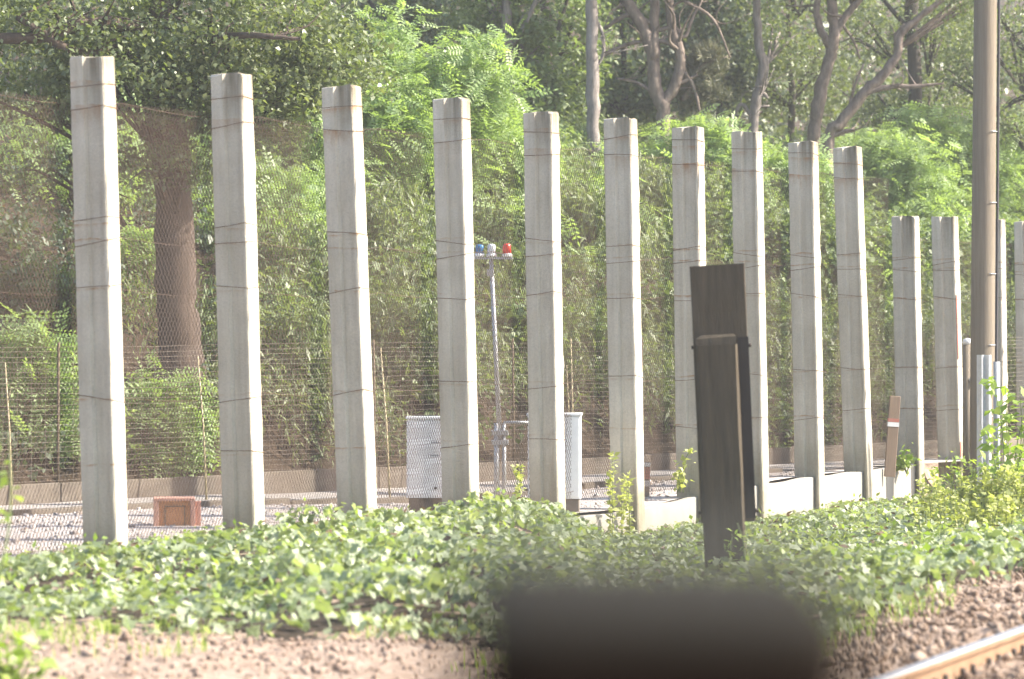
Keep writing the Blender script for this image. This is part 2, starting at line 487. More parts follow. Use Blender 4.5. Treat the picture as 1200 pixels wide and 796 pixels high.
# the yard between the pillars and the wire fence, cut off where the bank begins
def yard_strip(s, q):
    # q 0..1 from just behind the pillars to the wire fence
    x0, y0 = from_su(s, -0.04)
    a, t = ft(x0, y0)
    depth = np.minimum(t + 0.0, 0.0)
    k = -LN[0] * FN[0] - LN[1] * FN[1]
    L = np.maximum((0.30 - t) / max(k, 0.05), 0.05)
    x, y = from_su(s, -0.04 - q * L)
    return x, y, yard_z(x, y)
o = link('gravel_yard', grid_mesh('gravel_yard', np.arange(-8, 19.6, 0.25), np.linspace(0, 1, 34), yard_strip, M['yard']))
tag(o, kind='structure')

def bank_fun(a, t):
    x, y = from_ft(a, t)
    return x, y, bank_z(x, y) + np.where(t < 0.35, -0.02, 0.0)
o = link('embankment', grid_mesh('embankment', axis(-70, 90, -6, 36, 0.45), axis(0.13, 75, 0.3, 12, 0.35), bank_fun, M['litter']))
tag(o, kind='structure')

def path_fun(a, t):
    x, y = from_ft(a, t)
    return x, y, yard_z(x, y) + 0.012 + 0.0 * t
o = link('path', grid_mesh('path', np.arange(-6, 15.0, 0.3), np.linspace(-1.30, -0.035, 6), path_fun, M['path']))
tag(o, kind='structure')
# kerb along the near side of the path, one stone after another
kerb = empty('kerb', (0, 0, 0)); tag(kerb, kind='structure')
mb = MB(); mb.box(-0.495, 0.495, -0.05, 0.05, -0.1, 0.055, 0.012)
kerb_me = mb.mesh('kerb_stone', M['kerb'])
for k in range(14):
    a = -3.5 + k * 1.0
    x, y = from_ft(a, -1.36)
    ko = link('kerb_stone', kerb_me, kerb, (x, y, float(yard_z(x, y))), (random.uniform(-.02, .02), 0, math.atan2(FD[1], FD[0])))

plat = MB(); plat.box(-8, 8, -6, 3.2, -0.2, 0.40)
tag(plat.build('platform', M['paving']), kind='structure')

# ------------------------------------------------------------------ concrete pillars
PILLARS = [  # top centre x, top y, foot centre x at the row foot_y, width scale
    (108, 67, 124, 645), (271, 87, 286, 625), (400, 101, 419, 605), (529, 116, 540, 590), (634, 132, 642, 590),
    (727, 139, 736, 600), (806, 149, 812, 582), (875, 155, 883, 570), (941, 166, 949, 560), (993, 172, 1006, 548),
    (1061, 254, 1067, 545), (1107, 254, 1115, 540), (1163, 257, 1166, 540), (1203, 260, 1207, 540)]
PLABEL = [
    'leftmost and nearest concrete pillar, tall, standing at the ivy edge',
    'second tall concrete pillar from the near end, beside the orange box',
    'third tall concrete pillar from the near end, dark stain running down from its top',
    'fourth tall concrete pillar, covering one side of the near white cabinet',
    'fifth tall concrete pillar, standing in front of the far white cabinet',
    'sixth tall concrete pillar, short striped post and weeds at its foot',
    'seventh tall concrete pillar, half hidden behind the dark upright board',
    'eighth tall concrete pillar, just behind the edge of the dark upright board',
    'ninth tall concrete pillar, rising behind the pale low wall',
    'tenth concrete pillar, last of the tall ones, with a chipped lower edge',
    'first of the shorter concrete pillars, leaning plank at its foot',
    'second of the shorter concrete pillars, red paint along its lit edge',
    'short concrete pillar mostly hidden behind the wooden utility pole',
    'short concrete pillar cut off by the edge of the photo past the utility pole']
PW, PD = 0.318, 0.20        # width across the line, depth along the line
def pillar_mesh(h, seed):
    r = np.random.default_rng(seed)
    w, d, c = PW / 2, PD / 2, 0.012
    gx0, gx1, gd = -0.028, 0.118, 0.036
    prof = [(-w + c, -d), (gx0 - 0.006, -d), (gx0 + 0.012, -d + gd), (gx1 - 0.012, -d + gd), (gx1 + 0.006, -d), (w - c, -d), (w, -d + c),
            (w, d - c), (w - c, d), (gx1 + 0.006, d), (gx1 - 0.012, d - gd), (gx0 + 0.012, d - gd), (gx0 - 0.006, d), (-w + c, d), (-w, d - c), (-w, -d + c)]
    zs = np.concatenate([[-0.75], np.linspace(0, h - 0.10, 34), [h - 0.05, h - 0.012, h]])
    rings = []
    ph = r.random(8) * 6.28
    for i, z in enumerate(zs):
        k = 1.0
        if i == len(zs) - 1: k = 0.965
        ring = []
        for j, (x, y) in enumerate(prof):
            jx = 0.0012 * math.sin(z * 3.1 + ph[0] + j) + 0.0010 * math.sin(z * 7.7 + ph[1] + 2 * j) + r.normal(0, 0.0006)
            jy = 0.0012 * math.sin(z * 2.7 + ph[2] + j * 1.7) + r.normal(0, 0.0014)
            zz = z
            if i >= len(zs) - 2:
                zz += 0.010 * math.sin(ph[3] + j * 0.9) - (0.02 * r.random() if r.random() < 0.25 else 0)
            chip = 0.0
            if r.random() < 0.014: chip = -0.011
            ring.append((x * k + jx + math.copysign(chip, x), y * k + jy, zz))
        rings.append(ring)
    mb = MB(); mb.rings(rings)
    return mb.mesh('concrete_pillar', M['concrete'])

LINE_ROT = math.atan2(LN[1], LN[0])      # local x points to the railway, local y along the row
PIL = []
LEVELS = [3.84, 3.62, 2.67, 2.54, 2.15, 1.25, 0.72]
for i, (tx, ty, bx_, by) in enumerate(PILLARS):
    Y = lineY(tx)
    top = at(tx, ty, Y)
    foot_px = bx_ + (tx - bx_) * (by - 368) / (ty - by) * 0  # foot at its own row
    foot = at(bx_, by, Y)
    # foot at z = 0
    dxdz = (top.x - foot.x) / (top.z - foot.z)
    fx = foot.x - dxdz * foot.z
    me = pillar_mesh(top.z, 40 + i)
    lean = math.atan(dxdz)
    Mx = Matrix.Translation((fx, Y, 0)) @ Matrix.Rotation(lean, 4, 'Y') @ Matrix.Rotation(LINE_ROT, 4, 'Z')
    o = link('concrete_pillar', me)
    o.matrix_world = Mx
    o['top_z'] = float(top.z)
    tag(o, PLABEL[i], 'pillar', 'concrete pillars of the barrier row')
    PIL.append((fx, Y, top.z, o))
    r = random.Random(90 + i)
    for lv in LEVELS:
        if lv > top.z - 0.12 or r.random() < 0.08:
            continue
        z0 = lv + r.uniform(-0.05, 0.05)
        tl = r.uniform(-0.05, 0.05); tl2 = r.uniform(-0.03, 0.03)
        e = 0.004; w, d = PW / 2 + e, PD / 2 + e
        pts = []
        corners = [(-w, -d), (w, -d), (w, d), (-w, d), (-w, -d)]
        for (ax, ay), (bx2, by2) in zip(corners[:-1], corners[1:]):
            for q in (0.03, 0.5, 0.97):
                x = ax + (bx2 - ax) * q; y = ay + (by2 - ay) * q
                pts.append((x, y, z0 + tl * x / w * 0.5 + tl2 * y / d * 0.5 + r.uniform(-.003, .003)))
        pts.append(pts[0])
        mb = MB(); mb.tube(pts, 0.0028, 5)
        b = mb.build('wire_band', M['rust'], o)
    if i == 11:
        mb = MB(); w, d = PW / 2 + 0.003, PD / 2 + 0.002
        mb.box(w - 0.001, w + 0.003, -d, -d + 0.05, 1.35, 2.2); 
        mb.box(w - 0.001, w + 0.003, -d, -d + 0.06, 0.05, 0.25)
        mb.build('paint_streak', M['redpaint'], o)['label'] = 'streak of red paint on the pillar edge'

# ------------------------------------------------------------------ low wall panels between the pillars
WALL_Z = {4: (-0.16, -0.15), 5: (-0.14, -0.09), 6: (-0.09, -0.04), 7: (-0.04, -0.01), 8: (-0.01, 0.0), 9: (0.0, 0.02)}
WL = {4: 'pale concrete wall panel half buried in ivy before the striped post', 5: 'pale concrete wall panel between the sixth pillar and the dark board',
      6: 'pale concrete wall panel mostly hidden behind the dark board', 7: 'pale concrete wall panel just past the dark board, foot in ivy',
      8: 'pale concrete wall panel between the ninth and tenth pillars', 9: 'far end panel of the pale low wall, below the leaning plank'}
for k, (za, zb) in WALL_Z.items():
    (x0, y0, _, _), (x1, y1, _, _) = PIL[k], PIL[k + 1]
    s0, u0 = su(x0, y0); s1, u1 = su(x1, y1)
    uo = 0.042
    s0 += 0.055; s1 -= 0.055
    mb = MB()
    rings = []
    N = 9
    for q in np.linspace(0, 1, N):
        s = s0 + (s1 - s0) * q; uu = u0 + (u1 - u0) * q + uo
        zt = za + (zb - za) * q + 0.008 * math.sin(q * 9 + k)
        ring = []
        for du, z in ((-0.045, -1.0), (0.045, -1.0), (0.047, -0.55), (0.046, zt - 0.012), (0.036, zt), (-0.036, zt), (-0.045, zt - 0.012)):
            x, y = from_su(s, uu + du + 0.003 * math.sin(q * 13 + z * 5))
            ring.append((x, y, z))
        rings.append(ring)
    mb.rings(rings)
    tag(mb.build('wall_panel', M['panel']), WL[k], 'wall panel', 'panels of the low concrete wall')

# ------------------------------------------------------------------ chain-link net behind the pillars
def net_mesh(length, h, cw, ch, rad, seed):
    r = np.random.default_rng(seed)
    nz = int(h / ch); nk = int(round(length / (2 * cw)))
    segA = []; segB = []
    zz = np.arange(nz + 1) * ch
    for k in range(nk):
        for half in (0, 1):
            x = (2 * k) * cw + np.where(np.arange(nz + 1) % 2 == 0, 0.0, cw) * (1 if half == 0 else -1)
            y = np.where(np.arange(nz + 1) % 2 == 0, 0.002, -0.002) * (1 if half == 0 else -1)
            wob = 0.012 * np.sin(zz * 2.1 + 2 * np.pi * k / nk) + 0.006 * np.sin(zz * 5.3 + 4 * np.pi * k / nk)
            bulge = 0.018 * np.sin(zz * 1.7 + 1.0) * np.sin(2 * np.pi * k / nk)
            P = np.stack([x + wob, y + bulge, zz], 1)
            if half == 0 or True:
                segA.append(P[:-1]); segB.append(P[1:])
    A = np.concatenate(segA); B = np.concatenate(segB)
    return seg_prisms(A, B, rad)
def seg_prisms(A, B, rad):
    D = B - A
    D = D / np.linalg.norm(D, axis=1, keepdims=True)
    ref = np.tile(np.array([[0, 1.0, 0]]), (len(A), 1))
    U = ref - D * (ref * D).sum(1, keepdims=True)
    bad = np.linalg.norm(U, axis=1) < 1e-3
    U[bad] = [1, 0, 0]
    U /= np.linalg.norm(U, axis=1, keepdims=True)
    W = np.cross(D, U)
    V = []
    for ang in (math.pi / 2, math.pi / 2 + 2.094, math.pi / 2 + 4.189):
        o = (U * math.sin(ang) + W * math.cos(ang)) * rad
        V.append(A + o)
    for ang in (math.pi / 2, math.pi / 2 + 2.094, math.pi / 2 + 4.189):
        o = (U * math.sin(ang) + W * math.cos(ang)) * rad
        V.append(B + o)
    V = np.stack(V, 1).reshape(-1, 3)
    b = np.arange(len(A)) * 6
    F = np.concatenate([np.stack([b + i, b + (i + 1) % 3, b + 3 + (i + 1) % 3, b + 3 + i], 1) for i in range(3)])
    return V, F

NET_ROT = math.atan2(LD[1], LD[0])
NX, NY = from_su(-4.0, -0.185)
fence = empty('chain_link_net', (NX, NY, 0), NET_ROT)
tag(fence, 'tall rusty chain-link net strung along the back of the concrete pillars', 'net')
V, F = net_mesh(2.7, 3.74, 0.027, 0.040, 0.00175, 1)
netA = np_mesh('wire_mesh', V, F, [M['net']])
S10 = su(PIL[9][0], PIL[9][1])[0]
nb = 13
for k in range(nb):
    tall = k * 2.7 - 4.0 < S10 + 0.3
    o = link('wire_mesh', netA, fence, (k * 2.7, 0, -0.02), (0, 0, 0)); o['kind'] = 'stuff'
    if not tall: o.scale = (1, 1, 0.80)
    o = link('wire_mesh', netA, fence, (k * 2.7 + 0.013, 0.05, -0.03), (0, 0, 0)); o['kind'] = 'stuff'
    o.scale = (1, 1, (0.985 if k < 3 else 0.70) if tall else 0.5)
for z, zs in ((3.70, 1), (2.58, 1), (2.15, 0), (1.25, 0), (0.10, 0)):
    L = (S10 + 4.3) if zs else nb * 2.7
    pts = [(x, -0.006, z - 0.05 * math.sin(math.pi * ((x % 2.4) / 2.4))) for x in np.arange(0, L, 0.4)]
    mb = MB(); mb.tube(pts, 0.003, 4)
    mb.build('tension_wire', M['net'], fence)
pts = [(x, -0.006, 2.95 - 0.03 * math.sin(math.pi * ((x % 2.4) / 2.4))) for x in np.arange(S10 + 4.2, nb * 2.7, 0.4)]
mb = MB(); mb.tube(pts, 0.003, 4); mb.build('tension_wire', M['net'], fence)

# ------------------------------------------------------------------ low wire fence at the foot of the bank
wf = empty('wire_fence', (F0[0], F0[1], 0), math.atan2(FD[1], FD[0]))
tag(wf, 'low welded wire fence with concrete base boards at the foot of the green bank', 'fence')
LF0, LF1 = -6.0, 26.0
A, B = [], []
rr = np.random.default_rng(5)
for z in np.arange(0.24, 1.62, 0.055):
    xs = np.arange(LF0, LF1 + 0.1, 0.8)
    zz = z + 0.012 * np.sin(xs * 0.9 + z * 3) + rr.normal(0, 0.006, len(xs))
    P = np.stack([xs, 0.01 * np.sin(xs * 1.3), zz], 1)
    A.append(P[:-1]); B.append(P[1:])
xs = np.arange(LF0, LF1, 0.20)
A.append(np.stack([xs, 0 * xs, 0 * xs + 0.2], 1)); B.append(np.stack([xs, 0 * xs, 0 * xs + 1.6], 1))
V, F = seg_prisms(np.concatenate(A), np.concatenate(B), 0.0016)
o = link('wire_mesh', np_mesh('wire_mesh', V, F, [M['galvwire']]), wf); o['kind'] = 'stuff'
mb = MB(); mb.box(-1.245, 1.245, -0.025, 0.025, -0.1, 0.215, 0.008); bme = mb.mesh('base_board', M['kerb'])
mb = MB(); mb.tube([(0, 0.03, -0.2), (0, 0.03, 1.66)], 0.014, 8); pme = mb.mesh('post', M['stem'])
for k in range(12):
    x = LF0 + 1.25 + k * 2.5
    link('base_board', bme, wf, (x, random.uniform(-.008, .008), random.uniform(-.015, .01)))
    link('post', pme, wf, (x + 1.25, 0, 0), (random.uniform(-.03, .03), random.uniform(-.02, .02), 0))

# ------------------------------------------------------------------ foliage helpers
def rot_mats(yaw, pitch, roll):
    cy, sy, cp, sp, cr, sr = np.cos(yaw), np.sin(yaw), np.cos(pitch), np.sin(pitch), np.cos(roll), np.sin(roll)
    n = len(yaw); R = np.zeros((n, 3, 3))
    Rz = np.zeros((n, 3, 3)); Rz[:, 0, 0] = cy; Rz[:, 0, 1] = -sy; Rz[:, 1, 0] = sy; Rz[:, 1, 1] = cy; Rz[:, 2, 2] = 1
    Rx = np.zeros((n, 3, 3)); Rx[:, 0, 0] = 1; Rx[:, 1, 1] = cp; Rx[:, 1, 2] = -sp; Rx[:, 2, 1] = sp; Rx[:, 2, 2] = cp
    Ry = np.zeros((n, 3, 3)); Ry[:, 0, 0] = cr; Ry[:, 0, 2] = sr; Ry[:, 1, 1] = 1; Ry[:, 2, 0] = -sr; Ry[:, 2, 2] = cr
    return Rz @ Rx @ Ry

def T_diamond(L, w, fold=0.12):
    return np.array([(0, 0, 0), (w / 2, 0.42 * L, fold * w), (0, L, -0.06 * L), (-w / 2, 0.42 * L, fold * w)]), np.array([(0, 1, 2, 3)])
def T_narrow(L, w):
    return np.array([(0, 0, 0), (w / 2, 0.4 * L, 0), (0, L, -0.18 * L), (-w / 2, 0.4 * L, 0)]), np.array([(0, 1, 2, 3)])
def T_ivy(L):
    rim = [(0, 0.0), (0.42, -0.08), (0.30, 0.30), (0.40, 0.62), (0, 0.98), (-0.40, 0.62), (-0.30, 0.30), (-0.42, -0.08)]
    V = [(0, 0.36, 0.0)] + [(x, y, 0.10 * abs(x) - 0.10 * max(0, y - 0.5)) for x, y in rim]
    n = len(rim)
    F = [(0, i + 1, (i + 1) % n + 1) for i in range(n)]
    return np.array(V) * L, np.array(F)
def T_pinnate(L, pairs=6, ll=0.045, lw=0.020):
    V = []; F = []
    def leaflet(x, y, ang, z):
        c, s_ = math.cos(ang), math.sin(ang); b = len(V)
        for u, v in ((0, 0), (lw / 2, 0.45 * ll), (0, ll), (-lw / 2, 0.45 * ll)):
            V.append((x + u * c - v * s_, y + u * s_ + v * c, z - 0.15 * v))
        F.append((b, b + 1, b + 2, b + 3))
    for k in range(pairs):
        y = L * (0.18 + 0.78 * k / pairs); z = -0.35 * (y / L) ** 2 * L * 0.6
        leaflet(0, y, -1.2, z); leaflet(0, y, 1.2, z)
    leaflet(0, L * 0.96, 0, -0.2 * L)
    b = len(V)
    V += [(-0.002, 0, 0), (0.002, 0, 0), (0.001, L, -0.2 * L), (-0.001, L, -0.2 * L)]; F.append((b, b + 1, b + 2, b + 3))
    return np.array(V), np.array(F)
def T_tuft(L, n=9, w=0.006):
    r = np.random.default_rng(2); V = []; F = []
    for k in range(n):
        d = r.normal(0, 1, 3); d[2] = abs(d[2]) * 0.7; d[1] = abs(d[1]) + 0.3; d /= np.linalg.norm(d)
        p = np.cross(d, r.normal(0, 1, 3)); p /= np.linalg.norm(p)
        b = len(V)
        V += [tuple(-p * w), tuple(p * w), tuple(d * L + p * w * 0.4), tuple(d * L - p * w * 0.4)]; F.append((b, b + 1, b + 2, b + 3))
    return np.array(V), np.array(F)

LEAF = {  # template, pitch mean/spread, size spread
    'locust': (T_pinnate(0.30, 5, 0.070, 0.032), -0.25, 0.45, 0.25), 'willow': (T_narrow(0.125, 0.030), -0.5, 0.7, 0.35), 'broad': (T_diamond(0.085, 0.062), -0.35, 0.5, 0.3),
    'oak': (T_diamond(0.060, 0.042), -0.3, 0.7, 0.35), 'dark': (T_diamond(0.10, 0.066), -0.4, 0.6, 0.3), 'pine': (T_tuft(0.13), 0.2, 0.6, 0.25),
    'far': (T_diamond(0.16, 0.11), -0.4, 0.6, 0.35), 'fresh': (T_diamond(0.10, 0.062), -0.35, 0.5, 0.3), 'ivy': (T_ivy(0.066), -0.5, 0.4, 0.35),
    'small': (T_diamond(0.05, 0.032), -0.2, 0.6, 0.3)}

def scatter(name, pos, kind, mat, r, pitch=None, spread=None, size=1.0, yaw=None):
    tmpl, pm, ps, ss = LEAF[kind]
    tv, tf = tmpl; n = len(pos)
    y = r.random(n) * 2 * np.pi if yaw is None else yaw
    R = rot_mats(y, r.normal(pm if pitch is None else pitch, ps if spread is None else spread, n), r.normal(0, 0.5, n))
    sc = np.clip(r.normal(1, ss, n), 0.35, 1.9) * size
    V = (np.einsum('nij,vj->nvi', R, tv) * sc[:, None, None] + pos[:, None, :]).reshape(-1, 3)
    F = (np.arange(n)[:, None, None] * len(tv) + tf[None]).reshape(-1, tf.shape[1])
    return np_mesh(name, V, F, [mat])

def blob_points(r, center, rx, ry, rz, n_clump, per, sig, low=-0.9):
    """clumps inside an ellipsoid, biased to its skin, each a fuzzy ball of leaf positions"""
    d = r.normal(0, 1, (n_clump * 3, 3)); d /= np.linalg.norm(d, axis=1, keepdims=True)
    d = d[d[:, 2] > low][:n_clump]
    rad = (0.35 + 0.65 * r.random(len(d)) ** 0.5) * (0.8 + 0.35 * r.random(len(d)))
    C = np.array(center) + d * rad[:, None] * np.array([rx, ry, rz])
    cnt = np.maximum(3, r.poisson(per, len(C)))
    P = np.repeat(C, cnt, 0) + r.normal(0, 1, (cnt.sum(), 3)) * np.array([sig, sig, sig * 0.55])
    return C, P

def shrub(name, label, px, py, Y, rx, rz, kind, mat, n_clump, per, sig, seed, cat='shrub', group=None, size=1.0, ry=None):
    r = np.random.default_rng(seed)
    c = at(px, py, Y)
    gz = float(bank_z(c.x, c.y)) if ft(c.x, c.y)[1] > 0.3 else float(ground_z(c.x, c.y))
    root = empty(name, (c.x, c.y, gz))
    tag(root, label, cat, group)
    cl = (0, 0, c.z - gz)
    C, P = blob_points(r, cl, rx, ry or rx * 0.8, rz, n_clump, per, sig)
    P[:, 2] = np.maximum(P[:, 2], 0.02)
    link('foliage', scatter('foliage', P, kind, mat, r, size=size), root)
    mb = MB()
    for k in r.choice(len(C), min(10, len(C)), replace=False):
        e = C[k]
        b = np.array([r.normal(0, 0.12), r.normal(0, 0.12), -0.05])
        m1 = b * 0.4 + e * 0.35 + np.array([0, 0, 0.25 * abs(e[2])]); m1[2] = max(m1[2], 0.1)
        pts = smooth_path([(*b, 0.018), (*m1, 0.012), (*e, 0.004)], 4)
        mb.tube(pts[:, :3], pts[:, 3], 5)
    mb.build('stems', M['stem'], root)['kind'] = 'stuff'
    return root

def tree(name, label, Y, trunk, limbs, crowns, bark, kind, mat, seed, rscale=1.0, cat='tree', group=None, size=1.0):
    """trunk and limbs: rows of (px, py, radius px[, depth offset]); crowns: (px, py, rx m, rz m, clumps, per clump, sigma)"""
    r = np.random.default_rng(seed)
    b = at(trunk[0][0], trunk[0][1], Y)
    bz = float(bank_z(b.x, b.y))
    root = empty(name, (b.x, b.y, bz))
    tag(root, label, cat, group)
    org = np.array([b.x, b.y, bz])
    def path(rows, down=False):
        out = []
        for q in rows:
            yy = Y + (q[3] if len(q) > 3 else 0)
            p = at(q[0], q[1], yy)
            out.append([p.x - org[0], p.y - org[1], p.z - org[2], q[2] / FPX * Y])
        if down:
            out.insert(0, [out[0][0], out[0][1], min(out[0][2], 0) - 0.3, out[0][3] * 1.35])
        sp = smooth_path(out, 5)
        sp[:, :3] += r.normal(0, 1, (len(sp), 3)) * (0.10 * np.minimum(sp[:, 3:4], 0.12))
        return sp
    sp = path(trunk, True)
    mb = MB(); mb.tube(sp[:, :3], np.maximum(sp[:, 3] * (1 + r.normal(0, 0.05, len(sp))), 0.006), 12); mb.build('trunk', bark, root)
    for L in limbs:
        sp = path(L)
        mb = MB(); mb.tube(sp[:, :3], np.maximum(sp[:, 3], 0.005), 8)
        # a few side twigs
        for k in range(len(sp) // 3):
            i = int(r.integers(len(sp) // 3, len(sp)))
            p0 = sp[i, :3]; dr = r.normal(0, 1, 3); dr[2] = abs(dr[2]) * 0.5; dr /= np.linalg.norm(dr)
            ln = 0.25 + 0.6 * r.random()
            q = smooth_path([(*p0, sp[i, 3] * 0.45), (*(p0 + dr * ln * 0.5 + r.normal(0, .05, 3)), sp[i, 3] * 0.3), (*(p0 + dr * ln + r.normal(0, .1, 3)), 0.004)], 3)
            mb.tube(q[:, :3], np.maximum(q[:, 3], 0.004), 5)
        mb.build('limb', bark, root)
    PP = []
    tw = MB()
    for (cx, cy, rx, rz, nc, per, sig, *dy) in crowns:
        c = at(cx, cy, Y + (dy[0] if dy else 0))
        C, P = blob_points(r, np.array(c) - org, rx, rx, rz, nc, per, sig)
        PP.append(P)
        cc = np.array(c) - org
        for k in r.choice(len(C), min(6, len(C)), replace=False):
            q = smooth_path([(*(cc * 0.5 + np.array([0, 0, 0.3 * cc[2]])), 0.03), (*(cc * 0.5 + C[k] * 0.5), 0.018), (*C[k], 0.005)], 3)
            tw.tube(q[:, :3], q[:, 3], 5)
    if PP:
        P = np.concatenate(PP)
        P = P[P[:, 2] > 0.05]
        link('crown', scatter('crown', P, kind, mat, r, size=size), root)
    if tw.v:
        tw.build('branches', bark, root)['kind'] = 'stuff'
    return root

# ------------------------------------------------------------------ far wood that closes the view
r = np.random.default_rng(11)
def wood(name, label, a0, a1, t0, t1, z0, z1, nclump, per, sig, kind, mat, seed):
    r = np.random.default_rng(seed)
    a = r.uniform(a0, a1, nclump); t = r.uniform(t0, t1, nclump); z = r.uniform(z0, z1, nclump)
    x, y = from_ft(a, t)
    C = np.stack([x, y, np.maximum(z, bank_z(x, y) + 0.2)], 1)
    cnt = r.poisson(per, nclump)
    P = np.repeat(C, cnt, 0) + r.normal(0, 1, (cnt.sum(), 3)) * np.array([sig, sig, sig * 0.6])
    o = link(name, scatter(name, P, kind, mat, r))
    tag(o, label, 'woodland', kind='stuff')
    return o
wood('distant_wood', 'dark green mass of woodland foliage closing the view behind the trunks', 13, 50, 18, 27, 5, 14, 1450, 48, 0.75, 'far', M['dark'], 21)
wood('distant_wood', 'grey green woodland foliage high behind the pines', 12, 48, 13, 18, 5.2, 12, 330, 45, 0.6, 'far', M['oak'], 22)

# ------------------------------------------------------------------ trees
tree('oak_tree', 'old oak with thick brown trunk behind the net near the first two pillars', 43.4,
     [(213, 445, 32), (211, 400, 26), (206, 330, 25), (204, 235, 22), (193, 120, 22), (188, 40, 19), (184, -80, 15), (186, -220, 9)],
     [[(190, 70, 11), (170, 40, 10, -.5), (110, 25, 8, -1.2), (40, 45, 7, -1.5), (-60, 40, 5, -1.6)], [(188, 30, 9), (215, -10, 7), (260, -40, 5), (330, -60, 3)],
      [(191, 60, 6), (240, 45, 4.5, -.9), (300, 42, 3.5, -1.5), (352, 46, 2, -1.6)], [(191, 90, 9, -.2), (140, 60, 8, -.9), (90, 62, 6, -1.4), (20, 20, 4, -1.6)], [(186, -20, 9), (140, -60, 7), (60, -100, 4)], [(196, 130, 5), (230, 100, 4), (270, 80, 2.5)]],
     [(60, 20, 1.25, 0.75, 100, 75, 0.16, -.6), (150, 95, 1.0, 0.55, 80, 75, 0.15, -.8), (285, 30, 1.2, 0.75, 110, 80, 0.16, -.5), (290, 105, 1.0, 0.6, 95, 80, 0.14, -.3),
      (40, 110, 0.9, 0.4, 40, 60, 0.15, -.4), (370, 75, 0.9, 0.65, 85, 75, 0.15, 0.3), (190, -150, 2.6, 1.0, 60, 40, 0.25), (30, -150, 1.9, 0.9, 36, 40, 0.25), (350, -130, 1.7, 0.8, 26, 40, 0.22),
      (200, 190, 0.55, 0.3, 26, 40, 0.13, -.8), (80, 210, 0.8, 0.5, 22, 40, 0.14, -.3)], M['bark_oak'], 'oak', M['oak'], 31)
tree('ivy_clad_tree', 'slender pale trunk wrapped in climbing leaves above the fourth pillar', 61,
     [(594, 190, 8), (594, 100, 7), (594, 40, 6.5), (592, -60, 6), (590, -200, 4)],
     [[(594, 60, 3.5), (615, 30, 3), (635, -20, 2)], [(593, 20, 3.5), (565, -20, 3), (540, -70, 2)]],
     [(606, 150, 0.5, 0.55, 40, 42, 0.15), (615, 60, 0.5, 0.7, 45, 42, 0.15, 0.4), (575, 10, 0.8, 0.5, 45, 42, 0.17, 0.5), (640, 120, 0.45, 0.5, 36, 42, 0.15, .4), (600, -110, 1.8, 1.0, 70, 40, 0.25), (560, 150, .4, .5, 26, 40, .15, .6)],
     M['bark_pale'], 'broad', M['broad'], 32, size=1.15)
tree('dark_tree', 'dark shaded tree with blue green foliage between the fern-leaved bush and pale trunk', 66,
     [(480, 170, 9), (482, 60, 8), (478, -60, 7), (476, -200, 4)],
     [[(482, 60, 4), (450, 20, 3), (410, -20, 2)], [(481, 30, 4), (520, 0, 3), (560, -40, 2)]],
     [(440, 20, 1.3, 0.7, 70, 44, 0.2), (510, 55, 1.3, 0.8, 80, 44, 0.2), (560, 90, 0.8, 0.7, 46, 44, 0.2), (480, -100, 2.4, 1.1, 90, 40, 0.28), (400, 60, 1.0, 0.6, 46, 42, .2)], M['bark_dark'], 'dark', M['dark'], 33)
tree('dark_tree', 'dark straight trunk with hanging foliage just before the pale standing trunk', 65,
     [(643, 190, 8), (641, 90, 7.5), (640, 20, 7), (637, -60, 6), (636, -180, 4)],
     [[(641, 60, 3), (655, 30, 2.5), (668, -10, 1.5)]],
     [(670, 40, 0.7, 0.7, 46, 42, 0.17, .5), (655, 110, 0.6, 0.6, 40, 42, 0.16, .5), (665, 165, 0.6, 0.45, 36, 42, 0.16), (640, -90, 1.8, 0.9, 70, 40, 0.26)], M['bark_dark'], 'broad', M['broad'], 34, size=1.1)
tree('pale_tree', 'straight pale grey trunk standing bare above the sixth pillar', 60,
     [(697, 192, 8), (695, 140, 8), (694, 70, 7.5), (694, 0, 7), (692, -90, 6), (690, -240, 4)],
     [[(697, 20, 2), (706, 40, 2), (707, 62, 2), (700, 78, 1.6)], [(693, -20, 3), (670, -60, 2.5), (640, -90, 1.5)]],
     [(690, -160, 1.9, 0.9, 70, 40, 0.26), (760, -150, 1.4, 0.8, 50, 40, .26)], M['bark_pale'], 'oak', M['oak'], 35)
tree('pine_tree', 'gnarled pine with several crooked grey stems above the seventh pillar', 61,
     [(777, 165, 8), (777, 130, 9), (768, 100, 8), (766, 60, 7), (767, 10, 6), (766, -80, 5)],
     [[(776, 125, 7), (793, 95, 6.5), (797, 65, 6), (787, 30, 5.5), (783, -20, 5), (790, -90, 3.5)],
      [(766, 70, 7), (755, 35, 7.5), (738, 8, 7), (722, -25, 6), (705, -80, 4)],
      [(770, 36, 3), (790, 32, 2.6), (802, 44, 2.2), (812, 20, 2), (822, 0, 1.7), (826, -30, 1.2)],
      [(798, 62, 3), (775, 48, 2.6), (735, 52, 2.4), (706, 66, 1.8)],
      [(765, 28, 3.2), (735, 18, 3), (708, 34, 2.2)], [(790, 100, 3), (803, 95, 2.6), (818, 88, 1.4)], [(776, 115, 2.4), (748, 98, 2.0), (722, 92, 1.2)],
      [(802, 85, 2.4), (813, 102, 2.2), (820, 132, 1.6)], [(800, 0, 2.2), (835, 22, 1.8), (856, 68, 1.0)]],
     [(822, 90, 0.32, 0.55, 26, 40, 0.11, .4), (730, -100, 1.3, 0.6, 50, 40, 0.2), (800, -80, 1.4, 0.6, 55, 40, 0.2)], M['bark_pine'], 'pine', M['pine'], 36, size=1.0)
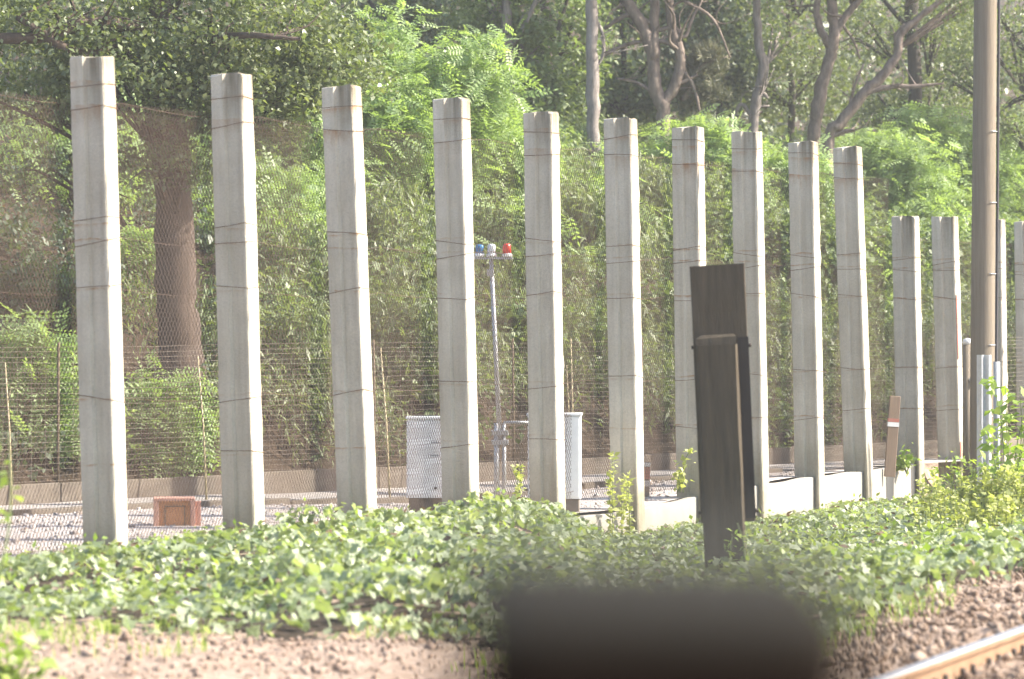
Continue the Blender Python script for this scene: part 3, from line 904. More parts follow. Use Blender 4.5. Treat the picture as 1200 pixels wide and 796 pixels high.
tree('slim_tree', 'slim bent grey trunk rising above the eighth pillar', 63,
     [(882, 160, 6), (886, 120, 6), (893, 80, 5.5), (888, 40, 5), (887, 0, 4.5), (886, -90, 4)],
     [[(884, 118, 3), (894, 110, 2.6), (900, 116, 1.5)], [(880, 135, 2.4), (868, 122, 2), (860, 140, 1.4)], [(892, 60, 3), (899, 75, 2.5), (897, 100, 1.4)], [(884, 126, 1.8), (902, 124, 1.0)]],
     [(885, -120, 1.6, 0.8, 60, 40, 0.25), (915, 40, 0.6, 0.5, 26, 36, .18, 1.0)], M['bark_pale'], 'oak', M['oak'], 37)
tree('pine_tree', 'reddish forked pine curving up above the ninth pillar', 62.5,
     [(953, 170, 8), (957, 130, 8), (965, 95, 7.5), (975, 60, 7), (978, 38, 6.5), (974, 5, 6), (966, -60, 4.5)],
     [[(972, 55, 5), (962, 35, 4.5), (957, 10, 4), (962, -20, 3.5), (955, -80, 2)], [(978, 42, 5), (988, 22, 4.6), (1004, 4, 4), (1030, -30, 3)], [(985, 26, 2), (1000, 48, 1.6), (1008, 70, 1.0)]],
     [(960, -110, 1.4, 0.6, 55, 40, 0.2), (1040, -60, 0.9, 0.45, 36, 40, .2)], M['bark_pine'], 'pine', M['pine'], 38)
tree('leaning_tree', 'dark leaning tree slanting up behind the shorter pillars, with a bare bleached branch', 62,
     [(972, 165, 7), (985, 145, 7), (1010, 112, 6.5), (1035, 88, 6), (1052, 62, 5), (1056, 40, 4.5), (1075, 22, 4), (1105, 0, 3), (1150, -30, 2)],
     [[(1012, 110, 4), (1040, 102, 3.2), (1074, 101, 2.4), (1106, 98, 1.2)], [(974, 160, 3), (988, 155, 3), (1002, 153, 1.6)], [(1052, 55, 2.4), (1050, 42, 2.2), (1060, 28, 1.6)], [(995, 130, 2.2), (1000, 105, 1.8), (1012, 75, 1.2)]],
     [(1120, 10, 0.7, 0.5, 36, 40, .18, .6), (1150, -60, 1.1, 0.6, 46, 40, .22)], M['bark_pine'], 'oak', M['oak'], 39)
tree('shaded_tree', 'straight dark trunk with grey green crown between the leaning tree and utility pole', 66,
     [(1076, 200, 9), (1074, 150, 8.5), (1071, 80, 8), (1069, 0, 7.5), (1068, -90, 6)],
     [[(1071, 60, 3), (1095, 30, 2.5), (1125, 10, 1.6)], [(1070, 40, 3), (1040, 5, 2.5), (1015, -30, 1.5)]],
     [(1095, 125, 0.8, 0.65, 52, 42, 0.18, .7), (1045, 130, 0.6, 0.45, 36, 42, 0.18, .8), (1100, 50, 0.9, 0.6, 52, 42, 0.18, .6), (1030, 40, 0.8, 0.6, 44, 40, .18, 1.0), (1075, -90, 2.0, 0.9, 70, 40, .26)], M['bark_dark'], 'oak', M['oak'], 40)
tree('shaded_tree', 'grey green tree with dark low boughs beyond the utility pole', 65,
     [(1215, 210, 8), (1212, 120, 7.5), (1208, 40, 7), (1206, -90, 5)],
     [[(1211, 110, 4), (1190, 118, 3), (1170, 135, 2)], [(1211, 70, 4), (1185, 40, 3), (1165, 0, 2)]],
     [(1185, 60, 0.9, 0.7, 56, 42, 0.19, -.3), (1195, 150, 0.6, 0.45, 30, 42, 0.17, -.3), (1130, 90, .6, .6, 32, 40, .18, .5), (1240, 20, 1.3, 1.0, 52, 40, .24)], M['bark_dark'], 'oak', M['oak'], 41)
for i, (px, py, rx, rz, lab) in enumerate([
        (925, 100, 1.3, 0.9, 'dense grey green understorey tree behind the reddish forked pine'),
        (840, 60, 1.1, 1.2, 'dense blue green understorey tree behind the slim bent trunk'),
        (730, 120, 0.9, 0.8, 'leafy understorey tree between the pale trunk and gnarled pine')]):
    tree('understorey_tree', lab, 70 + i * 0.8, [(px, 215, 5), (px + 3, 120, 4), (px - 2, 20, 3), (px, -60, 2)], [[(px + 2, 110, 2), (px + 25, 80, 1.5), (px + 40, 50, 1)]],
         [(px, py, rx, rz, 120, 42, 0.2), (px + 20, py - 130, rx * 1.3, rz, 80, 40, 0.25)], M['bark_dark'], ('oak', 'dark', 'broad')[i], (M['oak'], M['dark'], M['broad'])[i], 43 + i, size=1.2)

# ------------------------------------------------------------------ shrubs on the bank
SHR = [  # px, py, rx, rz, kind, clumps, per, sigma, ahead of the bank, label
    (492, 125, 1.0, 0.85, 'locust', 84, 24, 0.16, 5.5, 'big bright feathery-leaved bush rising behind the fourth pillar'),
    (420, 150, 0.75, 0.60, 'locust', 44, 24, 0.15, 4.0, 'feathery light green bush just beside the top of the third pillar'),
    (565, 190, 0.65, 0.50, 'locust', 40, 24, 0.14, 2.5, 'feathery bush spilling down beside the fifth pillar top'),
    (325, 165, 0.50, 0.45, 'locust', 22, 18, 0.13, 0.4, 'feathery green bush between the tops of the second and third pillars'),
    (325, 245, 0.45, 0.42, 'locust', 18, 18, 0.13, 0.5, 'feathery bush halfway up between the second and third pillars'),
    (185, 500, 0.52, 0.50, 'locust', 24, 18, 0.12, 0.3, 'soft ferny bush low behind the net at the oak foot'),
    (40, 480, 0.60, 0.85, 'locust', 34, 18, 0.13, 0.3, 'dusky ferny bush low behind the net at the edge of the photo'),
    (160, 310, 0.30, 0.45, 'locust', 12, 16, 0.11, 0.2, 'sparse ferny sapling in the shade beside the oak trunk'),
    (55, 345, 0.60, 0.35, 'broad', 30, 34, 0.13, 0.3, 'dark leafy bush in the shade next to the first pillar'),
    (350, 320, 0.55, 0.55, 'willow', 34, 42, 0.14, 0.4, 'silvery narrow-leaved willow bush beside the third pillar'),
    (345, 440, 0.50, 0.65, 'willow', 40, 42, 0.14, 0.35, 'narrow-leaved willow bush low between the second and third pillars'),
    (455, 290, 0.60, 0.60, 'willow', 42, 44, 0.14, 0.4, 'silvery willow bush halfway up between the third and fourth pillars'),
    (475, 420, 0.60, 0.62, 'willow', 44, 44, 0.14, 0.35, 'dark willow bush above the near white cabinet'),
    (590, 290, 0.55, 0.45, 'willow', 34, 40, 0.14, 0.4, 'loose green willow bush just behind the signal lamps'),
    (600, 410, 0.50, 0.50, 'broad', 30, 36, 0.13, 0.3, 'shaded bush behind the lamp mast pole'),
    (690, 270, 0.55, 0.55, 'willow', 38, 42, 0.14, 0.4, 'grassy green willow bush between the fifth and sixth pillars'),
    (690, 420, 0.42, 0.50, 'broad', 30, 38, 0.13, 0.3, 'leafy bush above the far white cabinet'),
    (770, 250, 0.50, 0.50, 'willow', 34, 42, 0.14, 0.4, 'willow bush between the sixth and seventh pillars'),
    (770, 390, 0.46, 0.55, 'broad', 34, 42, 0.13, 0.35, 'glossy leafy bush just before the dark upright board'),
    (845, 260, 0.45, 0.50, 'broad', 32, 42, 0.13, 0.35, 'pale leafy bush between the seventh and eighth pillars'),
    (912, 330, 0.45, 0.80, 'broad', 52, 44, 0.13, 0.4, 'glossy climbing mass of leaves between the eighth and ninth pillars'),
    (972, 340, 0.42, 0.75, 'broad', 46, 44, 0.13, 0.4, 'glossy leaf mass between the ninth and tenth pillars'),
    (900, 212, 0.65, 0.38, 'locust', 40, 22, 0.13, 2.5, 'fresh green ferny bush around the top of the eighth pillar'),
    (1030, 330, 0.45, 0.65, 'broad', 42, 44, 0.13, 0.4, 'bright leaf mass just past the last tall pillar'),
    (1030, 215, 0.75, 0.50, 'locust', 52, 24, 0.14, 3.0, 'bright ferny bush above the first short pillar'),
    (1110, 205, 0.75, 0.60, 'locust', 56, 24, 0.14, 3.0, 'bright ferny bush above the second short pillar'),
    (1190, 215, 0.75, 0.60, 'locust', 56, 24, 0.14, 3.0, 'bright ferny bush just past the utility pole top'),
    (1090, 320, 0.50, 0.60, 'broad', 42, 42, 0.13, 0.4, 'leafy bush between the first two short pillars'),
    (1190, 330, 0.60, 0.70, 'broad', 40, 42, 0.13, 0.4, 'leafy bush behind the short pillars past the utility pole'),
    (822, 168, 0.40, 0.22, 'locust', 14, 18, 0.13, 0.3, 'light ferny bush at the foot of the gnarled pine'),
]
for i, (px, py, rx, rz, kind, nc, per, sig, fw, lab) in enumerate(SHR):
    ycap = 46.0
    while ycap < 66 and ft(at(px, 300, ycap).x, ycap)[1] < 6.4: ycap += 0.2
    Y = min(hit(px, min(py + 25, 540)), ycap + 0.9) - min(fw, 0.9)
    k = Y / 46.0
    shrub({'locust': 'feathery_bush', 'willow': 'willow_bush', 'broad': 'leafy_bush'}[kind], lab, px, py, Y, rx * k * 1.3, rz * k * 1.3, kind, M[kind], int(nc * 1.8), int(per * 1.25), sig * k, 200 + i, 'bush', 'bushes on the bank', ry=rx * 0.7)

# low growth over the whole bank, nobody could count it
def undergrowth(name, label, kind, mat, n, seed, rlo, rhi, per, sig, amin=-3, amax=27, tmin=0.5, tmax=11.5, sel=None, size=1.0, twigs=7):
    """low rounded mounds of growth: leaf tufts on the skin of each mound, darkness and twigs inside"""
    r = np.random.default_rng(seed)
    a = r.uniform(amin, amax, n); t = tmin + (tmax - tmin) * r.random(n) ** 0.9
    x, y = from_ft(a, t)
    if sel is not None:
        keep = sel(x, y, a, t); x, y = x[keep], y[keep]
    R = rlo + (rhi - rlo) * r.random(len(x)) ** 1.6
    k = np.maximum(4, (26 * (R / 0.5) ** 2).astype(int))
    I = np.repeat(np.arange(len(x)), k)
    d = r.normal(0, 1, (len(I), 3)); d /= np.linalg.norm(d, axis=1, keepdims=True); d[:, 2] = np.abs(d[:, 2])
    rad = R[I] * (0.62 + 0.38 * r.random(len(I)) ** 0.5) * (0.85 + 0.3 * r.random(len(I)))
    C = np.stack([x, y, bank_z(x, y)], 1)[I] + d * rad[:, None] * np.array([1, 1, 1.15])
    cnt = r.poisson(per, len(C))
    P = np.repeat(C, cnt, 0) + r.normal(0, 1, (cnt.sum(), 3)) * np.array([sig, sig, sig * 0.7])
    P[:, 2] = np.maximum(P[:, 2], bank_z(P[:, 0], P[:, 1]) + 0.01)
    keep = ft(P[:, 0], P[:, 1])[1] > 0.22
    o = link(name, scatter(name, P[keep], kind, mat, r, size=size))
    tag(o, label, 'undergrowth', kind='stuff')
undergrowth('undergrowth', 'mixed green undergrowth in rounded mounds covering the bank', 'broad', M['broad'], 240, 71, 0.35, 0.95, 9, 0.075, sel=lambda x, y, a, t: (vnoise(x, y, 0.6, 3) > 0.36) & (a > 2.9 + 0.72 * t))
undergrowth('undergrowth', 'narrow-leaved scrub in mounds spread over the bank', 'willow', M['willow'], 230, 72, 0.35, 1.0, 10, 0.085, amin=2.6, sel=lambda x, y, a, t: (vnoise(x, y, 0.6, 6) > 0.38) & (a > 2.9 + 0.72 * t))
undergrowth('undergrowth', 'pale ferny growth along the crest of the bank', 'locust', M['locust'], 170, 73, 0.4, 0.95, 2.6, 0.11, amin=4, tmin=4.0, sel=lambda x, y, a, t: vnoise(x, y, 0.5, 2) > 0.36)
undergrowth('undergrowth', 'dense shaded scrub right behind the low wire fence', 'willow', M['willow'], 250, 75, 0.4, 0.9, 7, 0.085, amin=2.4, tmin=0.7, tmax=3.4)
undergrowth('undergrowth', 'dusky leafy scrub behind the fence near the oak', 'dark', M['dark'], 170, 76, 0.3, 0.65, 7, 0.085, amin=-4.0, amax=8.5, tmin=0.6, tmax=8.5, size=0.8, sel=lambda x, y, a, t: (a < 3.4 + 0.72 * t) & ((x + 4.02) ** 2 + (y - 42.0) ** 2 > 1.7))
r = np.random.default_rng(74)
a_ = r.uniform(-4, 27, 5000); t_ = r.uniform(0.3, 11, 5000); x, y = from_ft(a_, t_)
o = link('leaf_litter', scatter('leaf_litter', np.stack([x, y, bank_z(x, y) + 0.015], 1), 'small', M['dry'], r, pitch=0.0, spread=0.25, size=1.3))
tag(o, 'dry brown leaves lying low on the bank', 'leaf litter', kind='stuff')

# ------------------------------------------------------------------ yard: cabinets, lamp mast, orange box, stakes
def cabinet(label, px0, px1, py_top, Y, yaw, plinth=0.16):
    c = at((px0 + px1) / 2, 600, Y); gz = float(yard_z(c.x, c.y))
    w = (px1 - px0) / FPX * Y; ztop = at(0, py_top, Y).z - gz; d = 0.32
    root = empty('switch_cabinet', (c.x, c.y, gz), yaw)
    tag(root, label, 'cabinet', 'white switch cabinets in the yard')
    mb = MB(); mb.box(-w / 2 + 0.02, w / 2 - 0.02, -d / 2 + 0.02, d / 2 - 0.02, -0.05, plinth - 0.002, 0.006); mb.build('plinth', M['kerb'], root)
    mb = MB(); mb.box(-w / 2, w / 2, -d / 2, d / 2, plinth, ztop - 0.025, 0.008); mb.build('body', M['white'], root)
    mb = MB(); mb.box(-w / 2 - 0.012, w / 2 + 0.012, -d / 2 - 0.015, d / 2 + 0.012, ztop - 0.024, ztop, 0.006); mb.build('roof', M['white'], root)
    mb = MB(); mb.box(-w / 2 + 0.025, w / 2 - 0.025, -d / 2 - 0.008, -d / 2 - 0.001, plinth + 0.02, ztop - 0.045); dr = mb.build('door', M['white'], root)
    mb = MB(); mb.box(-0.075, 0.02, -d / 2 - 0.011, -d / 2 - 0.009, ztop - 0.27, ztop - 0.255); mb.build('nameplate', M['dim'], dr)
    mb = MB(); mb.box(-0.08, 0.01, -d / 2 - 0.011, -d / 2 - 0.009, ztop - 0.40, ztop - 0.385); mb.build('nameplate', M['dim'], dr)
    mb = MB(); mb.lathe([(0.0, 0), (0.014, 0), (0.014, 0.01), (0.0, 0.012)], 10); mb.build('lock', M['cable'], dr, (-0.03, -d / 2 - 0.009, plinth + 0.10), (math.pi / 2, 0, 0))
    return root
cabinet('white switch cabinet standing between the third and fourth pillars', 478, 552, 488, 39.0, -0.06)
cabinet('white switch cabinet half hidden behind the fifth pillar', 619, 681, 484, 40.6, -0.04, 0.14)

mY = 40.0
bp = at(587, 590, mY); bz = float(yard_z(bp.x, bp.y))
mast = empty('signal_lamp_mast', (bp.x, bp.y, bz))
tag(mast, 'thin galvanised mast with blue, clear and red warning lamps on a crossbar', 'lamp mast')
L = lambda px, py: at(px, py, mY) - Vector((bp.x, bp.y, bz))
mb = MB(); mb.tube([L(586, 520), L(575.5, 304)], [0.026, 0.023], 10); mb.build('pole', M['galv'], mast)
mb = MB(); mb.tube([L(582, 600), L(582, 496)], 0.030, 10); mb.build('foot_post', M['galv'], mast)
mb = MB(); mb.tube([L(591, 600) , L(590.5, 496)], 0.022, 10); mb.build('foot_post', M['galv'], mast)
p0, p1 = L(576, 510), L(596, 496); mb = MB(); mb.box(p0.x, p1.x, -0.04, 0.04, p0.z, p0.z + 0.05, 0.005); mb.box(p0.x, p1.x, -0.04, 0.04, p0.z - 0.10, p0.z - 0.05, 0.005); mb.build('clamp', M['galv'], mast)
mb = MB(); mb.tube([L(590, 495), L(619, 495)], 0.014, 8); mb.build('stay', M['galv'], mast)
p0, p1 = L(553, 304), L(601, 301); mb = MB(); mb.box(p0.x, p1.x, -0.03, 0.03, p0.z, p0.z + 0.022, 0.004); mb.build('crossbar', M['galv'], mast)
p = L(574.5, 318); mb = MB(); mb.box(p.x - 0.035, p.x + 0.035, -0.03, 0.03, p.z - 0.05, p.z + 0.02, 0.006); mb.build('bracket', M['galv'], mast)
for px, m, hgt, lab in ((562, 'lens_blue', 0.095, 'blue lamp'), (576, 'lens_clear', 0.10, 'clear white lamp'), (594, 'lens_red', 0.105, 'red lamp')):
    p = L(px, 302.5); base = p.z + 0.012
    mb = MB(); mb.lathe([(0.0, 0), (0.054, 0), (0.054, 0.028), (0.046, 0.034), (0.0, 0.034)], 18, (p.x, 0, base)); lo = mb.build('lamp', M['white'], mast); lo['label'] = lab
    mb = MB(); mb.lathe([(0.0, 0), (0.046, 0), (0.043, hgt * 0.75), (0.036, hgt * 0.95), (0.015, hgt), (0.0, hgt)], 18, (p.x, 0, base + 0.035)); mb.build('lens', M[m], lo)

# orange box
bY = 35.6
c = at(204, 612, bY); gz = float(yard_z(c.x, c.y)); zt = at(204, 583, bY).z - gz; w = 48 / FPX * bY
box = empty('wooden_box', (c.x, c.y, gz - 0.03), 0.10)
tag(box, 'faded orange wooden box lying on the gravel beside the second pillar', 'box')
zt += 0.03; d = 0.34
mb = MB(); mb.box(-w / 2, w / 2, -d / 2, d / 2, zt - 0.022, zt, 0.003); mb.build('top_board', M['pink'], box)
mb = MB(); mb.box(-w / 2, -w / 2 + 0.045, -d / 2 + 0.002, d / 2 - 0.002, 0, zt - 0.024, 0.002); mb.build('side_board', M['pink'], box)
mb = MB(); mb.box(w / 2 - 0.04, w / 2, -d / 2 + 0.002, d / 2 - 0.002, 0, zt - 0.024, 0.002); mb.build('side_board', M['pink'], box)
mb = MB(); mb.box(-w / 2 + 0.047, w / 2 - 0.042, -d / 2 + 0.05, -d / 2 + 0.07, 0, zt - 0.026); pn = mb.build('front_panel', M['orange'], box)
mb = MB()
for x0, x1, z0, z1 in ((-w / 2 + 0.10, -w / 2 + 0.112, 0.02, zt - 0.07), (w / 2 - 0.10, w / 2 - 0.088, 0.02, zt - 0.07), (-w / 2 + 0.10, w / 2 - 0.088, zt - 0.082, zt - 0.07)):
    mb.box(x0, x1, -d / 2 + 0.035, -d / 2 + 0.0495, z0, z1)
mb.build('batten', M['plank'], pn)
mb = MB(); mb.box(w / 2 + 0.004, w / 2 + 0.055, -d / 2 + 0.04, -d / 2 + 0.07, 0, zt - 0.03, 0.003); mb.build('loose_slat', M['pink'], box)

# canes leaning against the wire fence
for (xa, ya, xb, yb, Y, rad, lab) in ((446, 408, 457, 552, 41.8, 0.013, 'thin dry cane leaning on the wire fence beside the third pillar'),
                                 (232, 418, 242, 562, 40.4, 0.012, 'thin dry cane leaning on the wire fence in front of the oak trunk'),
                                 (669, 396, 671, 540, 43.6, 0.011, 'thin dry cane upright behind the far white cabinet'),
                                 (664, 428, 669, 540, 43.7, 0.008, 'short dry cane beside a taller one above the far cabinet'),
                                 (6, 425, 14, 575, 39.0, 0.012, 'thin dry cane by the wire fence at the edge of the photo')):
    p0, p1 = at(xb, yb, Y), at(xa, ya, Y + 0.25)
    p0.z = float(yard_z(p0.x, p0.y))
    m_ = (p0 + p1) / 2 + Vector((0.012, 0, 0))
    o = empty('dry_cane', p0); tag(o, lab, 'cane', 'dry canes along the wire fence')
    mb = MB(); mb.tube([p0 * 0, m_ - p0, p1 - p0], [rad, rad * 0.9, rad * 0.6], 6); mb.build('stalk', M['stake'], o)
    mb = MB()
    q = p0 + (p1 - p0) * 0.72
    mb.tube([q - p0, q - p0 + Vector((0.05, -0.02, 0.16))], [rad * 0.45, rad * 0.2], 5); mb.build('side_shoot', M['stake'], o)

# striped marker posts
def striped_post(label, px, Y, top_py, wpx, lean, bands, zb=None):
    p = at(px, 590, Y); gz = float(yard_z(p.x, p.y)) if zb is None else zb
    h = at(px, top_py, Y).z - gz; w = wpx / FPX * Y
    o = empty('marker_post', (p.x, p.y, gz)); o.rotation_euler = (0, lean, LINE_ROT * 0 + 0.15)
    tag(o, label, 'post')
    mb = MB(); mb.box(-w / 2, w / 2, -0.02, 0.02, -0.1, h, 0.006); mb.build('plank', M['plank'], o)
    for z0, z1, m in bands:
        mb = MB(); mb.box(-w / 2 - 0.0025, w / 2 + 0.0025, -0.0225, 0.0225, h * z0, h * z1); mb.build('painted_band', M[m], o)
    return o
striped_post('short red and white striped post at the foot of the sixth pillar', 757, 43.0, 541, 8, 0.01, [(0.86, 0.97, 'whitepaint'), (0.5, 0.84, 'redpaint'), (0.30, 0.46, 'whitepaint')])
striped_post('plank with red and white band leaning against the first short pillar', 1043, 48.3, 464, 13, 0.07, [(0.58, 0.64, 'whitepaint'), (0.645, 0.69, 'redpaint')], 0.0)

# ------------------------------------------------------------------ dark upright board among the ivy
dY = 29.4
p = at(850, 660, dY); gz = float(ground_z(p.x, p.y)); 
T = lambda py: at(0, py, dY).z - gz
px2m = dY / FPX
board = empty('upright_board', (p.x, p.y, gz), -0.10)
board.rotation_euler = (0, -0.043, -0.04)
tag(board, 'dark weathered timber board fixed upright to a stout post in the ivy', 'board')
ox = 0.045
w = 64 * px2m
def slab(x0, x1, y0, y1, z0, z1, seed, c=0.008, top_slope=0.0):
    mb = MB(); r = np.random.default_rng(seed); rings = []
    for z in np.linspace(z0, z1, 12):
        j = lambda: r.normal(0, 0.0016)
        k = top_slope * (1 if z == z1 else 0)
        rings.append([(x0 + c + j(), y0 + j(), z), (x1 - c + j(), y0 + j(), z + k), (x1 + j(), y0 + c, z + k), (x1 + j(), y1 - c, z + k), (x1 - c, y1, z + k), (x0 + c, y1, z), (x0 + j(), y1 - c, z), (x0 + j(), y0 + c, z)])
    return mb.rings(rings)
slab(ox - w / 2, ox + w / 2, 0.0, 0.06, T(612), T(311), 1, 0.006, 0.008).build('board', M['oldwood'], board)
mbp = slab(ox - w / 2 + 0.015, ox + w / 2 - 0.082, -0.075, -0.004, -0.3, T(404), 2, 0.02)
zc = T(404)
mbp.rings([[(ox - w / 2 + 0.02, -0.07, zc + 0.001), (ox + w / 2 - 0.087, -0.07, zc + 0.001), (ox + w / 2 - 0.087, -0.006, zc + 0.001), (ox - w / 2 + 0.02, -0.006, zc + 0.001)],
           [(ox - w / 2 + 0.022, -0.065, zc + 0.05), (ox + w / 2 - 0.095, -0.065, zc + 0.062), (ox + w / 2 - 0.095, -0.006, zc + 0.066), (ox - w / 2 + 0.022, -0.006, zc + 0.052)],
           [(ox - w / 2 + 0.07, -0.05, zc + 0.075), (ox + w / 2 - 0.11, -0.05, zc + 0.08), (ox + w / 2 - 0.11, -0.006, zc + 0.08), (ox - w / 2 + 0.07, -0.006, zc + 0.076)]])
mbp.build('post', M['oldwood'], board)
mb = MB(); mb.box(ox + w / 2 - 0.08, ox + w / 2 + 0.004, -0.016, -0.002, T(608), T(396)); mb.build('shade_strip', M['stripshade'], board)  # flat dark strip added as painted shade beside the post
for py in (406, 600):
    mb = MB(); mb.lathe([(0, -0.012), (0.016, -0.012), (0.016, 0.012), (0, 0.012)], 8); mb.build('bolt', M['clip'], board, (ox + w / 2 + 0.012, 0.02, T(py)), (0, math.pi / 2, 0))
    mb = MB(); mb.lathe([(0, -0.012), (0.014, -0.012), (0.014, 0.012), (0, 0.012)], 8); mb.build('bolt', M['clip'], board, (ox - w / 2 - 0.004, 0.03, T(py)), (0, math.pi / 2, 0))

# ------------------------------------------------------------------ utility pole and steel posts
uY = 48.6
ub = at(1150, 545, uY); ugz = float(ground_z(ub.x, ub.y))
pole = empty('utility_pole', (ub.x, ub.y, ugz)); tag(pole, 'tall round wooden utility pole with a dark cable down one side', 'utility pole')
t0 = at(1157, -60, uY); hgt = 7.5
dx = (at(1155.5, 0, uY).x - at(1151.5, 500, uY).x) / (at(0, 0, uY).z - at(0, 500, uY).z)
rd = 14.6 / FPX * uY
mb = MB(); mb.tube([(dx * z - dx * 0.0, 0, z) for z in np.linspace(-0.5, hgt, 24)], [rd * (1.0 - 0.012 * max(z, 0)) for z in np.linspace(-0.5, hgt, 24)], 24); mb.build('shaft', M['polewood'], pole)
mb = MB(); mb.tube([(dx * z + rd + 0.014, -0.02, z) for z in np.linspace(0.1, hgt - 0.2, 18)], 0.017, 8); cb = mb.build('cable', M['cable'], pole)
for z in (1.1, 2.0, 2.9, 3.8, 4.7):
    mb = MB(); mb.tube([(dx * z + (rd + 0.006) * math.cos(q), (rd + 0.006) * math.sin(q), z) for q in np.linspace(-1.2, 1.2, 9)], 0.006, 5); mb.build('cable_clip', M['galv'], cb)
mb = MB(); mb.lathe([(0, 0), (rd * .9, 0), (rd * .8, 0.05), (0, 0.08)], 20, (dx * hgt, 0, hgt)); mb.build('cap', M['galv'], pole)
def steel_post(label, name, px0, px1, top_py, Y, channel=True, mat='galv'):
    c = at((px0 + px1) / 2, 560, Y); gz = float(ground_z(c.x, c.y)); h = at(0, top_py, Y).z - gz; w = (px1 - px0) / FPX * Y
    o = empty(name, (c.x, c.y, gz), 0.25); tag(o, label, 'post', 'steel posts by the utility pole')
    mb = MB()
    if channel:   # corrugated guard rail section set upright
        n = 14; pr = [(-w / 2 + w * i / n, 0.025 * math.cos(i * math.pi * 4 / n)) for i in range(n + 1)]
        prof = [(x, y - 0.004) for x, y in pr] + [(x, y + 0.004) for x, y in reversed(pr)]
        mb.rings([[(x, y, z) for x, y in prof] for z in (-0.3, h)])
    else:
        mb.tube([(0, 0, -0.3), (0, 0, h)], w / 2, 12)
    mb.build('section', M[mat], o)
    return o, h, w
steel_post('upright galvanised guard section standing against the utility pole', 'guard_section', 1145, 1163, 416, 47.6)
steel_post('narrow grey steel post beside the galvanised guard section', 'steel_post', 1164, 1172, 424, 47.9, False, 'dim')
o, h, w = steel_post('slim post with pale round cap just before the utility pole', 'capped_post', 1128, 1139, 404, 49.5, False, 'polewood')
mb = MB(); mb.lathe([(0, 0), (0.05, 0), (0.065, 0.03), (0.05, 0.07), (0, 0.085)], 14, (0, 0, h)); mb.build('cap', M['whitepaint'], o)
mb = MB(); mb.tube([(0, -0.08, h - 0.45), (0.16, -0.08, h - 0.44)], 0.022, 8); mb.build('arm', M['galv'], o)

# ------------------------------------------------------------------ rail
RZ = 0.15
ra = at(1027, 796, (EYE - RZ) * FPX / (796 - HOR)); rb = at(1200, 734, (EYE - RZ) * FPX / (734 - HOR))
rd_ = Vector((rb.x - ra.x, rb.y - ra.y, 0)).normalized(); rn = Vector((rd_.y, -rd_.x, 0))
def rail_x(y): return ra.x + (y - ra.y) * rd_.x / rd_.y
PROF = [(-0.0625, -0.172), (0.0625, -0.172), (0.0625, -0.160), (0.012, -0.140), (0.009, -0.055), (0.034, -0.042), (0.036, -0.012), (0.028, -0.001), (0.0, 0.0), (-0.028, -0.001), (-0.036, -0.012), (-0.034, -0.042), (-0.009, -0.055), (-0.012, -0.140), (-0.0625, -0.160)]
def make_rail(off, label):
    o0 = ra + rn * off
    start = o0 - rd_ * 14; 
    root = empty('rail', (start.x, start.y, RZ), math.atan2(rd_.y, rd_.x)); tag(root, label, 'rail', 'rails of the track')
    mb = MB(); mb.rings([[(x, -y, z) for y, z in reversed(PROF)] for x in np.linspace(0, 60, 40)])
    me = mb.mesh('rail_section', M['railside'], M['railtop'])
    mi = []
    for p in me.polygons:
        c = p.center
        mi.append(1 if (p.normal.z > 0.5 and c.z > -0.02) else 0)
    me.polygons.foreach_set('material_index', mi)
    link('rail_section', me, root)
    return root
r1 = make_rail(0.0, 'nearest steel rail with worn shiny head crossing the corner')
mb = MB(); mb.box(-0.05, 0.05, -0.10, -0.03, -0.165, -0.125, 0.008); mb.tube([(0, -0.055, -0.15), (0, -0.055, -0.085)], 0.016, 8)
clip_me = mb.mesh('rail_clip', M['clip'])
for k in range(24, 48):
    link('rail_clip', clip_me, r1, (k * 0.63 - 0.12, 0, 0)); link('rail_clip', clip_me, r1, (k * 0.63 + 0.12, 0, 0))

# ------------------------------------------------------------------ stones
def ico():
    p = (1 + 5 ** .5) / 2
    V = np.array([(-1, p, 0), (1, p, 0), (-1, -p, 0), (1, -p, 0), (0, -1, p), (0, 1, p), (0, -1, -p), (0, 1, -p), (p, 0, -1), (p, 0, 1), (-p, 0, -1), (-p, 0, 1)], float)
    F = np.array([(0, 11, 5), (0, 5, 1), (0, 1, 7), (0, 7, 10), (0, 10, 11), (1, 5, 9), (5, 11, 4), (11, 10, 2), (10, 7, 6), (7, 1, 8), (3, 9, 4), (3, 4, 2), (3, 2, 6), (3, 6, 8), (3, 8, 9), (4, 9, 5), (2, 4, 11), (6, 2, 10), (8, 6, 7), (9, 8, 1)])
    return V / np.linalg.norm(V[0]), F
IV, IF = ico()
def stones(name, label, x, y, z, size, mat, r, flat=0.7, cat='gravel'):
    n = len(x)
    R = rot_mats(r.random(n) * 6.28, r.normal(0, 0.6, n), r.normal(0, 0.6, n))
    sc = np.stack([size * r.uniform(0.7, 1.3, n), size * r.uniform(0.7, 1.3, n), size * r.uniform(0.5, 0.9, n) * flat / 0.7], 1)
    jit = 1 + r.normal(0, 0.26, (n, 12, 1))
    V = np.einsum('nij,nvj->nvi', R, IV[None] * jit * sc[:, None, :]) + np.stack([x, y, z], 1)[:, None, :]
    F = (np.arange(n)[:, None, None] * 12 + IF[None]).reshape(-1, 3)
    o = link(name, np_mesh(name, V.reshape(-1, 3), F, [mat]))
    tag(o, label, cat, kind='stuff')
FRX = [-300, -100, 100, 400, 480, 560, 660, 760, 900, 960, 1040, 1100, 1200, 1400]
FRY = [23.0, 23.4, 23.3, 23.2, 22.8, 22.0, 21.0, 20.6, 20.8, 21.6, 24.6, 26.4, 27.6, 29.5]
